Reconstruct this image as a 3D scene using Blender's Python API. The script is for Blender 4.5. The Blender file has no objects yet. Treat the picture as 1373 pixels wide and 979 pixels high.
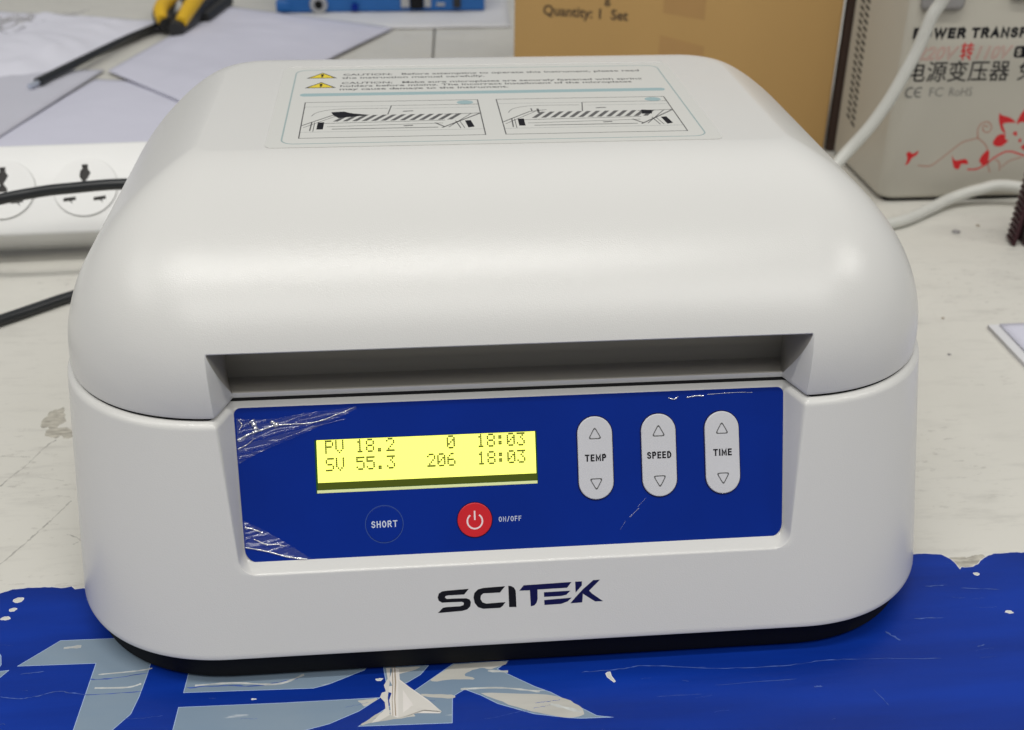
import bpy, bmesh, math, random
from mathutils import Vector, Matrix
random.seed(7)
scene = bpy.context.scene
COL = scene.collection

# ---------------------------------------------------------------- camera
cam_data = bpy.data.cameras.new("camera")
cam = bpy.data.objects.new("camera", cam_data)
COL.objects.link(cam)
R_ = Vector((0.9954162, -0.0950130, 0.0109106))
U_ = Vector((0.0369532, 0.4873292, 0.8724361))
W_ = Vector((0.0882098, 0.8680338, -0.4886065))
m = Matrix((R_, U_, -W_)).transposed().to_4x4()
m.translation = Vector((-0.0365217, -0.3418515, 0.2984250))
cam.matrix_world = m
cam_data.sensor_width = 36.0
cam_data.lens = 36.0 * 1600 / 1373
cam_data.clip_start = 0.01
cam_data.clip_end = 50
cam_data.dof.use_dof = True
cam_data.dof.focus_distance = 0.42
cam_data.dof.aperture_fstop = 16
scene.camera = cam

# ---------------------------------------------------------------- light
world = bpy.data.worlds.new("World")
scene.world = world
world.use_nodes = True
bg = world.node_tree.nodes["Background"]
bg.inputs["Color"].default_value = (0.95, 0.97, 1.0, 1)
bg.inputs["Strength"].default_value = 0.23
scene.view_settings.view_transform = 'Standard'
scene.view_settings.look = 'None'
scene.view_settings.exposure = 0.06
scene.view_settings.gamma = 1.0
scene.view_settings.use_curve_mapping = False

def tube_lamp(name, x, y, z, lx, ly, power, col=(1, 0.98, 0.93), rz=0.0):
    d = bpy.data.lights.new(name, 'AREA')
    d.shape = 'RECTANGLE'; d.size = lx; d.size_y = ly
    d.energy = power; d.color = col
    o = bpy.data.objects.new(name, d)
    o.location = (x, y, z); o.rotation_euler = (0, 0, rz)
    COL.objects.link(o)
    return o
# ceiling light of the room, with one soft lamp added at the back right
tube_lamp("ceiling_tube_lamp", -0.28, -0.32, 1.95, 1.5, 0.055, 15)
tube_lamp("ceiling_tube_lamp", 1.75, -0.40, 1.95, 0.7, 0.10, 9)
tube_lamp("soft_overhead_lamp", 0.2, -1.3, 2.05, 2.4, 0.9, 23)
tube_lamp("soft_overhead_lamp", 0.9, 1.5, 2.2, 2.4, 1.2, 6)  # unseen soft lamp added to brighten the right of the bench
tube_lamp("ceiling_tube_lamp", -1.9, -0.3, 2.0, 1.1, 1.3, 12)

# ---------------------------------------------------------------- materials
def mat(name, col, rough=0.5, spec=0.5, var=0.0, vscale=40, bump=0.0, bscale=600, metal=0.0, col2=None,
        trans=0.0, emit=None, estr=1.0, coat=0.0, rvar=0.0, stretch=(1, 1, 1), bdist=0.0003):
    m = bpy.data.materials.new(name); m.use_nodes = True
    nt = m.node_tree; p = nt.nodes["Principled BSDF"]
    p.inputs["Base Color"].default_value = (*col, 1)
    p.inputs["Roughness"].default_value = rough
    p.inputs["Metallic"].default_value = metal
    p.inputs["Specular IOR Level"].default_value = spec
    p.inputs["Coat Weight"].default_value = coat
    tc = nt.nodes.new("ShaderNodeTexCoord")
    mp = nt.nodes.new("ShaderNodeMapping"); mp.inputs["Scale"].default_value = stretch
    nt.links.new(tc.outputs["Object"], mp.inputs["Vector"])
    if var or col2:
        n = nt.nodes.new("ShaderNodeTexNoise"); n.inputs["Scale"].default_value = vscale
        n.inputs["Detail"].default_value = 6
        nt.links.new(mp.outputs[0], n.inputs["Vector"])
        r = nt.nodes.new("ShaderNodeValToRGB")
        c2 = col2 or tuple(max(0, c * (1 - var)) for c in col)
        r.color_ramp.elements[0].position = 0.35; r.color_ramp.elements[1].position = 0.65
        r.color_ramp.elements[0].color = (*c2, 1); r.color_ramp.elements[1].color = (*col, 1)
        nt.links.new(n.outputs["Fac"], r.inputs[0]); nt.links.new(r.outputs[0], p.inputs["Base Color"])
        if rvar:
            mr = nt.nodes.new("ShaderNodeMapRange")
            mr.inputs["To Min"].default_value = rough - rvar; mr.inputs["To Max"].default_value = rough + rvar
            nt.links.new(n.outputs["Fac"], mr.inputs["Value"]); nt.links.new(mr.outputs[0], p.inputs["Roughness"])
    if bump:
        n2 = nt.nodes.new("ShaderNodeTexNoise"); n2.inputs["Scale"].default_value = bscale
        n2.inputs["Detail"].default_value = 3
        nt.links.new(mp.outputs[0], n2.inputs["Vector"])
        b = nt.nodes.new("ShaderNodeBump"); b.inputs["Strength"].default_value = min(1, bump)
        b.inputs["Distance"].default_value = bdist
        nt.links.new(n2.outputs["Fac"], b.inputs["Height"]); nt.links.new(b.outputs[0], p.inputs["Normal"])
    if emit:
        p.inputs["Emission Color"].default_value = (*emit, 1); p.inputs["Emission Strength"].default_value = estr
    if trans:
        p.inputs["Transmission Weight"].default_value = trans
    return m

def film_mat(name, fac, tint=(0.9, 0.93, 1.0), milk=0.06):
    m = bpy.data.materials.new(name); m.use_nodes = True
    nt = m.node_tree; nt.nodes.clear()
    out = nt.nodes.new("ShaderNodeOutputMaterial")
    t = nt.nodes.new("ShaderNodeBsdfTransparent"); g = nt.nodes.new("ShaderNodeBsdfGlossy")
    g.inputs["Roughness"].default_value = 0.16
    d = nt.nodes.new("ShaderNodeBsdfDiffuse"); d.inputs["Color"].default_value = (*tint, 1)
    a = nt.nodes.new("ShaderNodeMixShader"); a.inputs[0].default_value = milk
    b = nt.nodes.new("ShaderNodeMixShader"); b.inputs[0].default_value = fac
    nt.links.new(t.outputs[0], a.inputs[1]); nt.links.new(d.outputs[0], a.inputs[2])
    nt.links.new(a.outputs[0], b.inputs[1]); nt.links.new(g.outputs[0], b.inputs[2])
    nt.links.new(b.outputs[0], out.inputs[0])
    return m

M = {}
M['shell'] = mat("white_plastic_shell", (0.66, 0.655, 0.635), 0.222, 0.5, var=0.02, vscale=8, bump=0.22, bscale=2400)
M['grip_shade'] = mat("shaded_grip_plastic", (0.37, 0.35, 0.31), 0.6, 0.3)  # darker shell colour paints the shade inside the grip recess
M['black'] = mat("black_rubber", (0.008, 0.008, 0.009), 0.7, 0.2)
M['blue_panel'] = mat("blue_panel_foil", (0.001, 0.023, 0.25), 0.28, 0.2, var=0.10, vscale=25)
M['window'] = mat("display_bezel_green", (0.015, 0.085, 0.012), 0.35)
M['olive'] = mat("display_olive_glass", (0.035, 0.045, 0.001), 0.3, emit=(0.06, 0.085, 0.0), estr=0.5)
M['lit'] = mat("display_backlight", (0.5, 0.5, 0.1), 0.4, emit=(0.96, 1.0, 0.17), estr=1.03)
M['pale_edge'] = mat("display_lower_edge", (0.62, 0.66, 0.36), 0.4, emit=(0.5, 0.55, 0.2), estr=0.3)  # pale ledge, its glow painted in for the lit lower wall of the cutout
M['dot'] = mat("display_segment", (0.03, 0.035, 0.002), 0.5, emit=(0.12, 0.15, 0.0), estr=0.4)
M['button'] = mat("grey_button_foil", (0.60, 0.60, 0.62), 0.4, var=0.03, vscale=60)
M['ink'] = mat("black_ink", (0.008, 0.008, 0.012), 0.6, 0.15)
M['ink_soft'] = mat("grey_ink", (0.10, 0.10, 0.10), 0.5)
M['ink_line'] = mat("light_grey_ink", (0.30, 0.31, 0.31), 0.5)
M['navy'] = mat("navy_ink", (0.006, 0.007, 0.065), 0.6, 0.15)
M['red'] = mat("red_button_foil", (0.62, 0.012, 0.02), 0.35, var=0.05)
M['red_ink'] = mat("red_ink", (0.60, 0.015, 0.02), 0.5)
M['pink_ink'] = mat("pink_outline_ink", (0.62, 0.27, 0.24), 0.5)
M['vine'] = mat("brown_red_ink", (0.42, 0.20, 0.15), 0.5)
M['white_ink'] = mat("pale_ink", (0.62, 0.68, 0.78), 0.5)
M['ring'] = mat("faint_blue_ring", (0.03, 0.075, 0.30), 0.4)
M['sticker'] = mat("sticker_foil", (0.63, 0.63, 0.60), 0.28, 0.5, bump=0.03, bscale=200)
M['teal'] = mat("teal_ink", (0.30, 0.42, 0.44), 0.5)
M['border'] = mat("sticker_border_ink", (0.32, 0.40, 0.40), 0.5)
M['yellow'] = mat("yellow_ink", (0.72, 0.56, 0.03), 0.5)
M['film'] = film_mat("clear_film", 0.075, milk=0.02)
M['fold_faint'] = film_mat("film_scuff", 0.12, milk=0.10)
M['fold'] = film_mat("film_fold", 0.65, milk=0.5)  # clear folds whitened to paint in their bright highlights
M['banner'] = mat("blue_banner", (0.002, 0.033, 0.31), 0.40, 0.22, var=0.22, vscale=22, col2=(0.002, 0.022, 0.21), bump=0.5, bscale=70, stretch=(0.3, 2.2, 1), rvar=0.1)
M['banner_edge'] = mat("banner_torn_edge", (0.72, 0.72, 0.72), 0.7)
M['scuff'] = mat("banner_scuff", (0.06, 0.12, 0.42), 0.6, var=0.4, vscale=300)
M['crumb'] = mat("pale_crumb", (0.66, 0.63, 0.60), 0.8)
M['brown_line'] = mat("dirty_line", (0.33, 0.27, 0.2), 0.9)
M['strip'] = mat("strip_plastic", (0.76, 0.76, 0.75), 0.35, var=0.02)
M['strip_hole'] = mat("socket_hole", (0.015, 0.013, 0.012), 0.6)
M['strip_ring'] = mat("socket_ring", (0.60, 0.60, 0.59), 0.5)
M['cable_black'] = mat("black_cable_rubber", (0.012, 0.014, 0.016), 0.35, 0.5)
M['cable_white'] = mat("white_cable_plastic", (0.60, 0.60, 0.56), 0.4, var=0.06, vscale=50)
M['copper'] = mat("cut_cable_end", (0.6, 0.65, 0.75), 0.3, metal=0.6)
M['paper'] = mat("white_paper", (0.62, 0.62, 0.72), 0.8, 0.2, var=0.05, vscale=6, bump=0.7, bscale=14, bdist=0.004)
M['paper_white'] = mat("crumpled_white_paper", (0.72, 0.72, 0.80), 0.8, 0.2, var=0.04, vscale=6, bump=0.7, bscale=14, bdist=0.004)
M['paper_grey'] = mat("grey_paper", (0.55, 0.55, 0.62), 0.8, 0.2, var=0.07, vscale=5, bump=0.7, bscale=14, bdist=0.004)
M['plastic_bag'] = film_mat("clear_bag", 0.22, (0.62, 0.60, 0.60), 0.42)
M['foam'] = mat("white_foam", (0.66, 0.66, 0.68), 0.8, 0.2, var=0.05, vscale=30, bump=0.4, bscale=60)
M['cardboard'] = mat("brown_cardboard", (0.50, 0.315, 0.125), 0.8, 0.15, var=0.05, vscale=12, bump=0.15, bscale=120, stretch=(1, 1, 0.2))
M['card_tape'] = mat("cardboard_tape", (0.43, 0.255, 0.10), 0.6, 0.3, var=0.04)
M['card_ink'] = mat("brown_ink", (0.045, 0.028, 0.018), 0.8)
M['gap_fill'] = mat("dark_gap_brown", (0.050, 0.028, 0.02), 0.8)
M['beige'] = mat("beige_enamel", (0.50, 0.475, 0.41), 0.38, 0.4, var=0.04, vscale=9, bump=0.05, bscale=300)
M['vent'] = mat("dark_vent", (0.012, 0.012, 0.012), 0.8)
M['grey_plastic'] = mat("grey_plastic", (0.30, 0.29, 0.29), 0.4)
M['blue_box'] = mat("blue_enamel", (0.015, 0.13, 0.42), 0.4, var=0.06)
M['steel'] = mat("steel", (0.55, 0.55, 0.54), 0.35, metal=0.8)
M['grip_yellow'] = mat("yellow_grip", (0.75, 0.45, 0.01), 0.45)
M['grip_black'] = mat("black_grip", (0.02, 0.02, 0.02), 0.5)
M['maroon'] = mat("maroon_anodised_metal", (0.045, 0.012, 0.018), 0.3, metal=0.4)

def table_material():
    m = bpy.data.materials.new("worn_white_laminate"); m.use_nodes = True
    nt = m.node_tree; p = nt.nodes["Principled BSDF"]; L = nt.links.new
    p.inputs["Roughness"].default_value = 0.5; p.inputs["Specular IOR Level"].default_value = 0.35
    tc = nt.nodes.new("ShaderNodeTexCoord")
    def noise(scale, st, det=6, rough=0.6):
        mp = nt.nodes.new("ShaderNodeMapping"); mp.inputs["Scale"].default_value = st
        L(tc.outputs["Object"], mp.inputs["Vector"])
        n = nt.nodes.new("ShaderNodeTexNoise"); n.inputs["Scale"].default_value = scale
        n.inputs["Detail"].default_value = det; n.inputs["Roughness"].default_value = rough
        L(mp.outputs[0], n.inputs["Vector"]); return n.outputs["Fac"]
    def ramp(f, a, b, lo=0.0, hi=1.0):
        r = nt.nodes.new("ShaderNodeMapRange"); r.inputs["From Min"].default_value = a; r.inputs["From Max"].default_value = b
        r.inputs["To Min"].default_value = lo; r.inputs["To Max"].default_value = hi
        L(f, r.inputs["Value"]); return r.outputs[0]
    def mix(fac, ca, cb):
        x = nt.nodes.new("ShaderNodeMix"); x.data_type = 'RGBA'
        L(fac, x.inputs["Factor"])
        for k, c in ((6, ca), (7, cb)):
            if isinstance(c, tuple): x.inputs[k].default_value = (*c, 1)
            else: L(c, x.inputs[k])
        return x.outputs[2]
    def mul(a, b):
        x = nt.nodes.new("ShaderNodeMath"); x.operation = 'MULTIPLY'; L(a, x.inputs[0])
        if isinstance(b, float): x.inputs[1].default_value = b
        else: L(b, x.inputs[1])
        return x.outputs[0]
    base = mix(ramp(noise(5, (1, 1, 1)), 0.3, 0.7), (0.66, 0.645, 0.595), (0.605, 0.59, 0.54))
    # fine grey rubbed strokes, mostly crossways
    st = mul(ramp(noise(60, (0.45, 2.0, 1), 8, 0.7), 0.52, 0.68), ramp(noise(7, (1, 1, 1), 3), 0.30, 0.60))
    base = mix(mul(st, 0.38), base, (0.36, 0.345, 0.32))
    sp = ramp(noise(260, (0.8, 1.3, 1), 4, 0.6), 0.68, 0.76)
    sp = mul(sp, ramp(noise(18, (1, 1, 1), 3), 0.48, 0.62))
    base = mix(mul(sp, 0.6), base, (0.26, 0.22, 0.17))
    fl = mul(ramp(noise(230, (0.5, 1.4, 1), 5, 0.65), 0.585, 0.64), ramp(noise(14, (0.8, 1.2, 1), 4), 0.44, 0.60))
    base = mix(mul(fl, 0.5), base, (0.38, 0.36, 0.33))
    st2 = mul(ramp(noise(150, (0.12, 1.6, 1), 4, 0.7), 0.62, 0.70), ramp(noise(11, (1, 1, 1), 3), 0.46, 0.62))
    base = mix(mul(st2, 0.4), base, (0.40, 0.38, 0.36))
    L(base, p.inputs["Base Color"])
    L(ramp(noise(30, (0.4, 1.5, 1)), 0.3, 0.7, 0.42, 0.62), p.inputs["Roughness"])
    b = nt.nodes.new("ShaderNodeBump"); b.inputs["Strength"].default_value = 0.12; b.inputs["Distance"].default_value = 0.0004
    L(noise(120, (0.5, 1.5, 1)), b.inputs["Height"]); L(b.outputs[0], p.inputs["Normal"])
    return m
M['table'] = table_material()

def letter_material():
    # pale blue print, peeled off in places down to the off-white film backing
    m = mat("banner_letter_print", (0.225, 0.335, 0.47), 0.5, 0.3)
    nt = m.node_tree; p = nt.nodes["Principled BSDF"]; L = nt.links.new
    tc = nt.nodes.new("ShaderNodeTexCoord")
    def noise(scale, st, a, b):
        mp = nt.nodes.new("ShaderNodeMapping"); mp.inputs["Scale"].default_value = st
        L(tc.outputs["Object"], mp.inputs["Vector"])
        n = nt.nodes.new("ShaderNodeTexNoise"); n.inputs["Scale"].default_value = scale; n.inputs["Detail"].default_value = 7
        L(mp.outputs[0], n.inputs["Vector"])
        r = nt.nodes.new("ShaderNodeMapRange"); r.inputs["From Min"].default_value = a; r.inputs["From Max"].default_value = b
        L(n.outputs["Fac"], r.inputs["Value"]); return r.outputs[0]
    def mix(f, a, b):
        x = nt.nodes.new("ShaderNodeMix"); x.data_type = 'RGBA'; L(f, x.inputs["Factor"])
        for k, c in ((6, a), (7, b)):
            if isinstance(c, tuple): x.inputs[k].default_value = (*c, 1)
            else: L(c, x.inputs[k])
        return x.outputs[2]
    c = mix(noise(30, (0.5, 1.4, 1), 0.35, 0.7), (0.175, 0.245, 0.33), (0.22, 0.28, 0.34))
    c = mix(noise(13, (0.45, 2.6, 1), 0.585, 0.60), c, (0.52, 0.51, 0.46))
    c = mix(noise(110, (0.25, 3.0, 1), 0.68, 0.72), c, (0.62, 0.64, 0.66))
    L(c, p.inputs["Base Color"])
    return m
M['letter'] = letter_material()
M['letter_rim'] = mat("banner_letter_rim", (0.36, 0.48, 0.70), 0.5)
LOGO= {'S': [[-18.03, 20.89], [-25.35, 20.65], [-27.18, 20.48], [-28.35, 19.73], [-28.76, 18.39], [-28.43, 17.18], [-27.31, 16.46], [-25.22, 16.45], [-20.52, 16.4], [-19.85, 15.98], [-20.03, 15.17], [-21.09, 14.85], [-25.79, 14.79], [-27.11, 14.6], [-28.83, 12.84], [-20.61, 13.13], [-18.77, 13.57], [-17.69, 14.6], [-17.44, 16.12], [-17.88, 17.07], [-19.02, 17.57], [-23.61, 17.72], [-25.7, 17.68], [-26.31, 18.26], [-26.03, 18.78], [-25.14, 18.95], [-19.66, 18.97]], 'C': [[-5.55, 21.13], [-13.06, 20.94], [-14.9, 20.5], [-16.14, 19.32], [-16.5, 17.7], [-16.14, 15.77], [-15.08, 14.18], [-13.26, 13.48], [-7.47, 13.47], [-6.51, 14.13], [-5.53, 15.44], [-12.16, 15.27], [-13.46, 15.78], [-14.11, 17.02], [-13.97, 18.22], [-13.11, 18.99], [-7.34, 18.99]], 'I': [[-4.44, 21.23], [-3.5, 21.07], [-2.46, 20.46], [-1.91, 19.34], [-1.78, 13.48], [-4.31, 13.57]], 'T': [[0.87, 21.1], [17.49, 21.38], [15.91, 19.39], [5.64, 19.3], [5.62, 15.91], [5.22, 14.56], [4.41, 13.67], [3.19, 13.41], [2.99, 19.18], [-0.64, 19.27]], 'E1': [[7.84, 18.2], [17.06, 18.28], [15.61, 16.88], [13.74, 16.55], [7.86, 16.55]], 'E2': [[7.89, 15.4], [17.45, 15.74], [16.1, 14.49], [13.69, 13.69], [7.96, 13.63]], 'K1': [[18.76, 21.42], [21.15, 21.4], [21.08, 19.98], [18.86, 17.47]], 'K2': [[25.09, 21.62], [27.44, 21.66], [23.6, 17.92], [24.65, 16.76], [28.46, 13.85], [25.68, 13.89], [22.78, 15.93], [21.41, 16.94], [21.15, 13.82], [16.99, 13.73], [18.83, 15.82], [21.48, 18.59]]}
BLET= {'T': [[-164.0, -2.0], [-119.5, -3.0], [-115.2, -15.3], [-130.0, -14.8], [-130.4, -22.9], [-131.3, -32.4], [-132.7, -40.2], [-137.3, -46.7], [-142.2, -53.1], [-150.2, -54.0], [-149.9, -45.7], [-148.9, -14.6], [-175.7, -13.8]], 'E1': [[-115.9, -22.3], [-116.3, -31.6], [-77.6, -33.0], [-72.5, -33.2], [-67.5, -31.8], [-63.3, -29.8], [-55.1, -25.8], [-52.2, -21.0], [-104.7, -16.6]], 'E2': [[-117.0, -38.6], [-82.2, -39.5], [-49.9, -39.8], [-56.7, -45.2], [-66.5, -50.1], [-74.7, -52.4], [-92.8, -58.9], [-117.8, -57.7]], 'K1': [[-23.8, -25.5], [-4.8, -25.7], [-8.8, -29.4], [3.4, -38.9], [8.6, -42.1], [22.8, -54.2], [26.3, -55.0], [17.6, -54.7], [13.2, -54.1], [2.0, -51.4], [-9.8, -45.7], [-15.0, -41.5], [-20.6, -38.0], [-25.1, -41.2], [-25.8, -53.1], [-56.3, -52.0], [-46.0, -43.7], [-36.6, -36.5]], 'K2': [[-48.3, -25.2], [-32.8, -25.6], [-35.7, -29.8], [-40.5, -33.3], [-47.0, -36.0]], 'S1': [[-192.5, -3.5], [-185.7, -4.9], [-183.3, -8.1], [-182.0, -12.7], [-182.8, -15.6], [-188.9, -16.2]], 'S2': [[-186.3, -16.4], [-178.7, -15.9], [-180.6, -19.0], [-185.2, -20.5]]}
BAN= [[-209.1, 26.2], [-192.8, 26.5], [-188.7, 28.6], [-183.1, 29.1], [-174.1, 28.7], [-170.6, 27.8], [-166.9, 28.5], [-165.3, 26.7], [-162.2, 27.1], [-158.4, 26.1], [-148.6, 26.0], [-81.1, 26.7], [65.3, 25.3], [149.5, 21.7], [160.5, 21.5], [166.4, 21.3], [171.9, 20.6], [174.3, 20.2], [176.7, 17.1], [177.5, 14.7], [177.8, 10.5], [179.0, 11.8], [183.8, 11.7], [186.3, 13.0], [188.1, 14.9], [191.7, 17.3], [195.7, 19.1], [208.3, 18.9], [229.0, 18.1]]
TEAR= [[-45.1, -25.7], [-43.0, -26.6], [-42.8, -31.7], [-39.5, -35.6], [-33.1, -42.4], [-29.0, -47.9], [-29.6, -48.6], [-37.0, -47.9], [-43.8, -49.4], [-45.8, -48.2], [-46.5, -41.3], [-45.7, -37.9], [-47.2, -37.1], [-47.7, -34.9], [-45.4, -34.4], [-46.4, -31.4]]
FLOWER= [[[359.8, 62.4], [364.7, 58.3], [373.0, 55.3], [372.8, 53.6], [365.6, 54.3], [366.5, 47.9], [363.1, 50.9]], [[374.4, 54.1], [376.9, 63.2], [382.1, 58.5], [380.6, 55.1]], [[359.8, 41.1], [361.7, 45.7], [367.1, 47.9], [370.5, 42.0], [367.9, 38.6], [363.3, 38.3]], [[371.7, 47.8], [374.2, 50.1], [376.3, 46.0]], [[376.9, 43.1], [378.9, 44.8], [380.3, 41.2]], [[380.5, 37.7], [383.8, 41.2], [387.3, 36.4]], [[380.5, 50.5], [385.5, 53.9], [389.3, 48.0], [385.2, 45.2]], [[301.1, 34.8], [303.1, 36.5], [305.7, 34.7], [309.4, 36.9], [308.7, 34.0], [305.7, 31.8], [304.0, 28.3], [301.9, 26.8], [302.6, 31.2]], [[333.1, 33.5], [336.5, 29.3], [343.3, 30.3], [345.8, 26.7], [341.1, 26.8], [340.0, 23.3], [336.2, 24.6]], [[353.0, 28.9], [354.9, 33.6], [358.5, 36.1], [359.6, 28.2], [356.7, 25.3]]]
VINES= [[[310.7, 26.6], [319.0, 25.9], [325.2, 30.1], [332.1, 36.4], [339.1, 42.1], [348.0, 44.5]], [[349.1, 44.8], [347.7, 50.0], [349.3, 54.6], [353.7, 55.7], [357.0, 52.1], [355.3, 48.5], [351.5, 50.0], [351.3, 53.4], [354.5, 52.2]], [[347.8, 45.4], [353.9, 41.2], [357.7, 35.9], [359.8, 26.4], [362.5, 20.4]], [[346.0, 22.9], [352.5, 23.0], [358.8, 26.4], [363.7, 31.0], [372.3, 35.0], [384.1, 31.8], [394.9, 29.1]], [[370.0, 23.8], [374.9, 28.4], [382.7, 30.6]], [[364.1, 29.3], [367.5, 27.4], [369.1, 21.4]]]

# ---------------------------------------------------------------- helpers (all lengths in millimetres, table top at z = 0)
def tag(o, label=None, cat=None, group=None, kind=None):
    if label: o["label"] = label
    if cat: o["category"] = cat
    if group: o["group"] = group
    if kind: o["kind"] = kind
    return o

def empty(name, x, y, z=0, label=None, cat=None, group=None):
    o = bpy.data.objects.new(name, None); o.empty_display_size = 0.02
    o.location = (x / 1000, y / 1000, z / 1000); COL.objects.link(o)
    return tag(o, label, cat, group)

def wloc(o):
    v = Vector(o.location)
    return v + wloc(o.parent) if o.parent else v

def link(name, me, material, parent=None, smooth=True, angle=35):
    o = bpy.data.objects.new(name, me); COL.objects.link(o)
    if material is not None:
        me.materials.clear(); me.materials.append(material)
    if parent is not None:
        o.parent = parent; o.location = -wloc(parent)
    if smooth:
        for p in me.polygons: p.use_smooth = True
        me.set_sharp_from_angle(angle=math.radians(angle))
    return o

def from_py(name, verts, faces, material, parent=None, smooth=True, angle=35):
    me = bpy.data.meshes.new(name)
    me.from_pydata([(x / 1000, y / 1000, z / 1000) for x, y, z in verts], [], faces)
    me.validate(); me.update()
    return link(name, me, material, parent, smooth, angle)

def curve_mesh(cu):
    o = bpy.data.objects.new("tmp", cu); COL.objects.link(o)
    dg = bpy.context.evaluated_depsgraph_get()
    me = bpy.data.meshes.new_from_object(o.evaluated_get(dg))
    bpy.data.objects.remove(o); bpy.data.curves.remove(cu)
    return me

class Frame:
    """a flat place on a thing: origin, the two directions in it and the normal"""
    def __init__(s, o, x, y):
        s.o = Vector(o); s.x = Vector(x).normalized(); s.y = Vector(y).normalized(); s.n = s.x.cross(s.y)
        s.m = Matrix((s.x, s.y, s.n)).transposed().to_4x4(); s.m.translation = s.o / 1000
    def pt(s, u, v, w=0.0):
        return s.o + s.x * u + s.y * v + s.n * w

TOPV = Frame((0, 0, 0), (1, 0, 0), (0, 1, 0))

def shape(name, loops, fr, lift, thick, material, parent=None, bevel=0.0, offset=0.0, smooth=False):
    """flat outline(s) in frame coordinates, solid, with its underside `lift` above the frame"""
    cu = bpy.data.curves.new("c", 'CURVE'); cu.dimensions = '2D'; cu.fill_mode = 'BOTH'
    for lp in loops:
        sp = cu.splines.new('POLY'); sp.points.add(len(lp) - 1); sp.use_cyclic_u = True
        for i, (a, b) in enumerate(lp): sp.points[i].co = (a / 1000, b / 1000, 0, 1)
    cu.extrude = thick / 2000; cu.offset = offset / 1000
    if bevel:
        cu.bevel_depth = bevel / 1000; cu.bevel_resolution = 3; cu.offset -= bevel / 1000
        cu.extrude = max(0, thick / 2000 - bevel / 1000)
    me = curve_mesh(cu)
    me.transform(fr.m @ Matrix.Translation((0, 0, (lift + thick / 2) / 1000)))
    return link(name, me, material, parent, smooth or bevel > 0)

def ribbon(pts, w):
    """outline of a polyline with width w (number or list)"""
    n = len(pts); L, R = [], []
    for i in range(n):
        a = Vector(pts[max(0, i - 1)][:2]); b = Vector(pts[min(n - 1, i + 1)][:2]); d = (b - a).normalized()
        k = (w[i] if isinstance(w, (list, tuple)) else w) / 2
        nrm = Vector((-d.y, d.x)) * k; p = Vector(pts[i][:2])
        L.append(tuple(p + nrm)); R.append(tuple(p - nrm))
    return L + R[::-1]

def smooth_line(pts, per=6):
    out = []
    P = [Vector(p) for p in pts]; P = [P[0]] + P + [P[-1]]
    for i in range(1, len(P) - 2):
        for k in range(per):
            t = k / per
            out.append(0.5 * ((2 * P[i]) + (-P[i-1] + P[i+1]) * t + (2*P[i-1] - 5*P[i] + 4*P[i+1] - P[i+2]) * t*t + (-P[i-1] + 3*P[i] - 3*P[i+1] + P[i+2]) * t**3))
    out.append(P[-1])
    return [tuple(p) for p in out]

def rrect(x0, y0, x1, y1, r, n=8):
    out = []
    for cx, cy, a0 in ((x1 - r, y1 - r, 0), (x0 + r, y1 - r, 90), (x0 + r, y0 + r, 180), (x1 - r, y0 + r, 270)):
        for k in range(n + 1):
            a = math.radians(a0 + 90 * k / n); out.append((cx + r * math.cos(a), cy + r * math.sin(a)))
    return out

def circle(cx, cy, r, n=40, ry=None):
    return [(cx + r * math.cos(2*math.pi*k/n), cy + (ry or r) * math.sin(2*math.pi*k/n)) for k in range(n)]

def text(name, s, fr, x0, x1, y0, h, lift, material, parent=None, bold=0.0, outline=False, shear=0.0, natural=False):
    """lettering that fills x0..x1, capitals h high, baseline y0"""
    def mk(body):
        cu = bpy.data.curves.new("t", 'FONT'); cu.body = body; cu.size = 1.0; cu.offset = bold; cu.shear = shear
        cu.resolution_u = 3
        if outline: cu.fill_mode = 'NONE'; cu.bevel_depth = 0.016; cu.bevel_resolution = 0
        elif lift is not None: cu.extrude = 0.004
        o = bpy.data.objects.new("tmp", cu); COL.objects.link(o)
        dg = bpy.context.evaluated_depsgraph_get(); me = bpy.data.meshes.new_from_object(o.evaluated_get(dg))
        bpy.data.objects.remove(o); bpy.data.curves.remove(cu); return me
    ref = mk("H"); H = max(v.co.y for v in ref.vertices); bpy.data.meshes.remove(ref)
    me = mk(s)
    a = min(v.co.x for v in me.vertices); b = max(v.co.x for v in me.vertices)
    sx = (x1 - x0) / (b - a) / 1000; sy = h / H / 1000
    for v in me.vertices:
        v.co = Vector(((v.co.x - a) * sx + x0 / 1000, v.co.y * sy + y0 / 1000, v.co.z * sy + lift / 1000))
    me.transform(fr.m)
    return link(name, me, material, parent, False)

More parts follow.
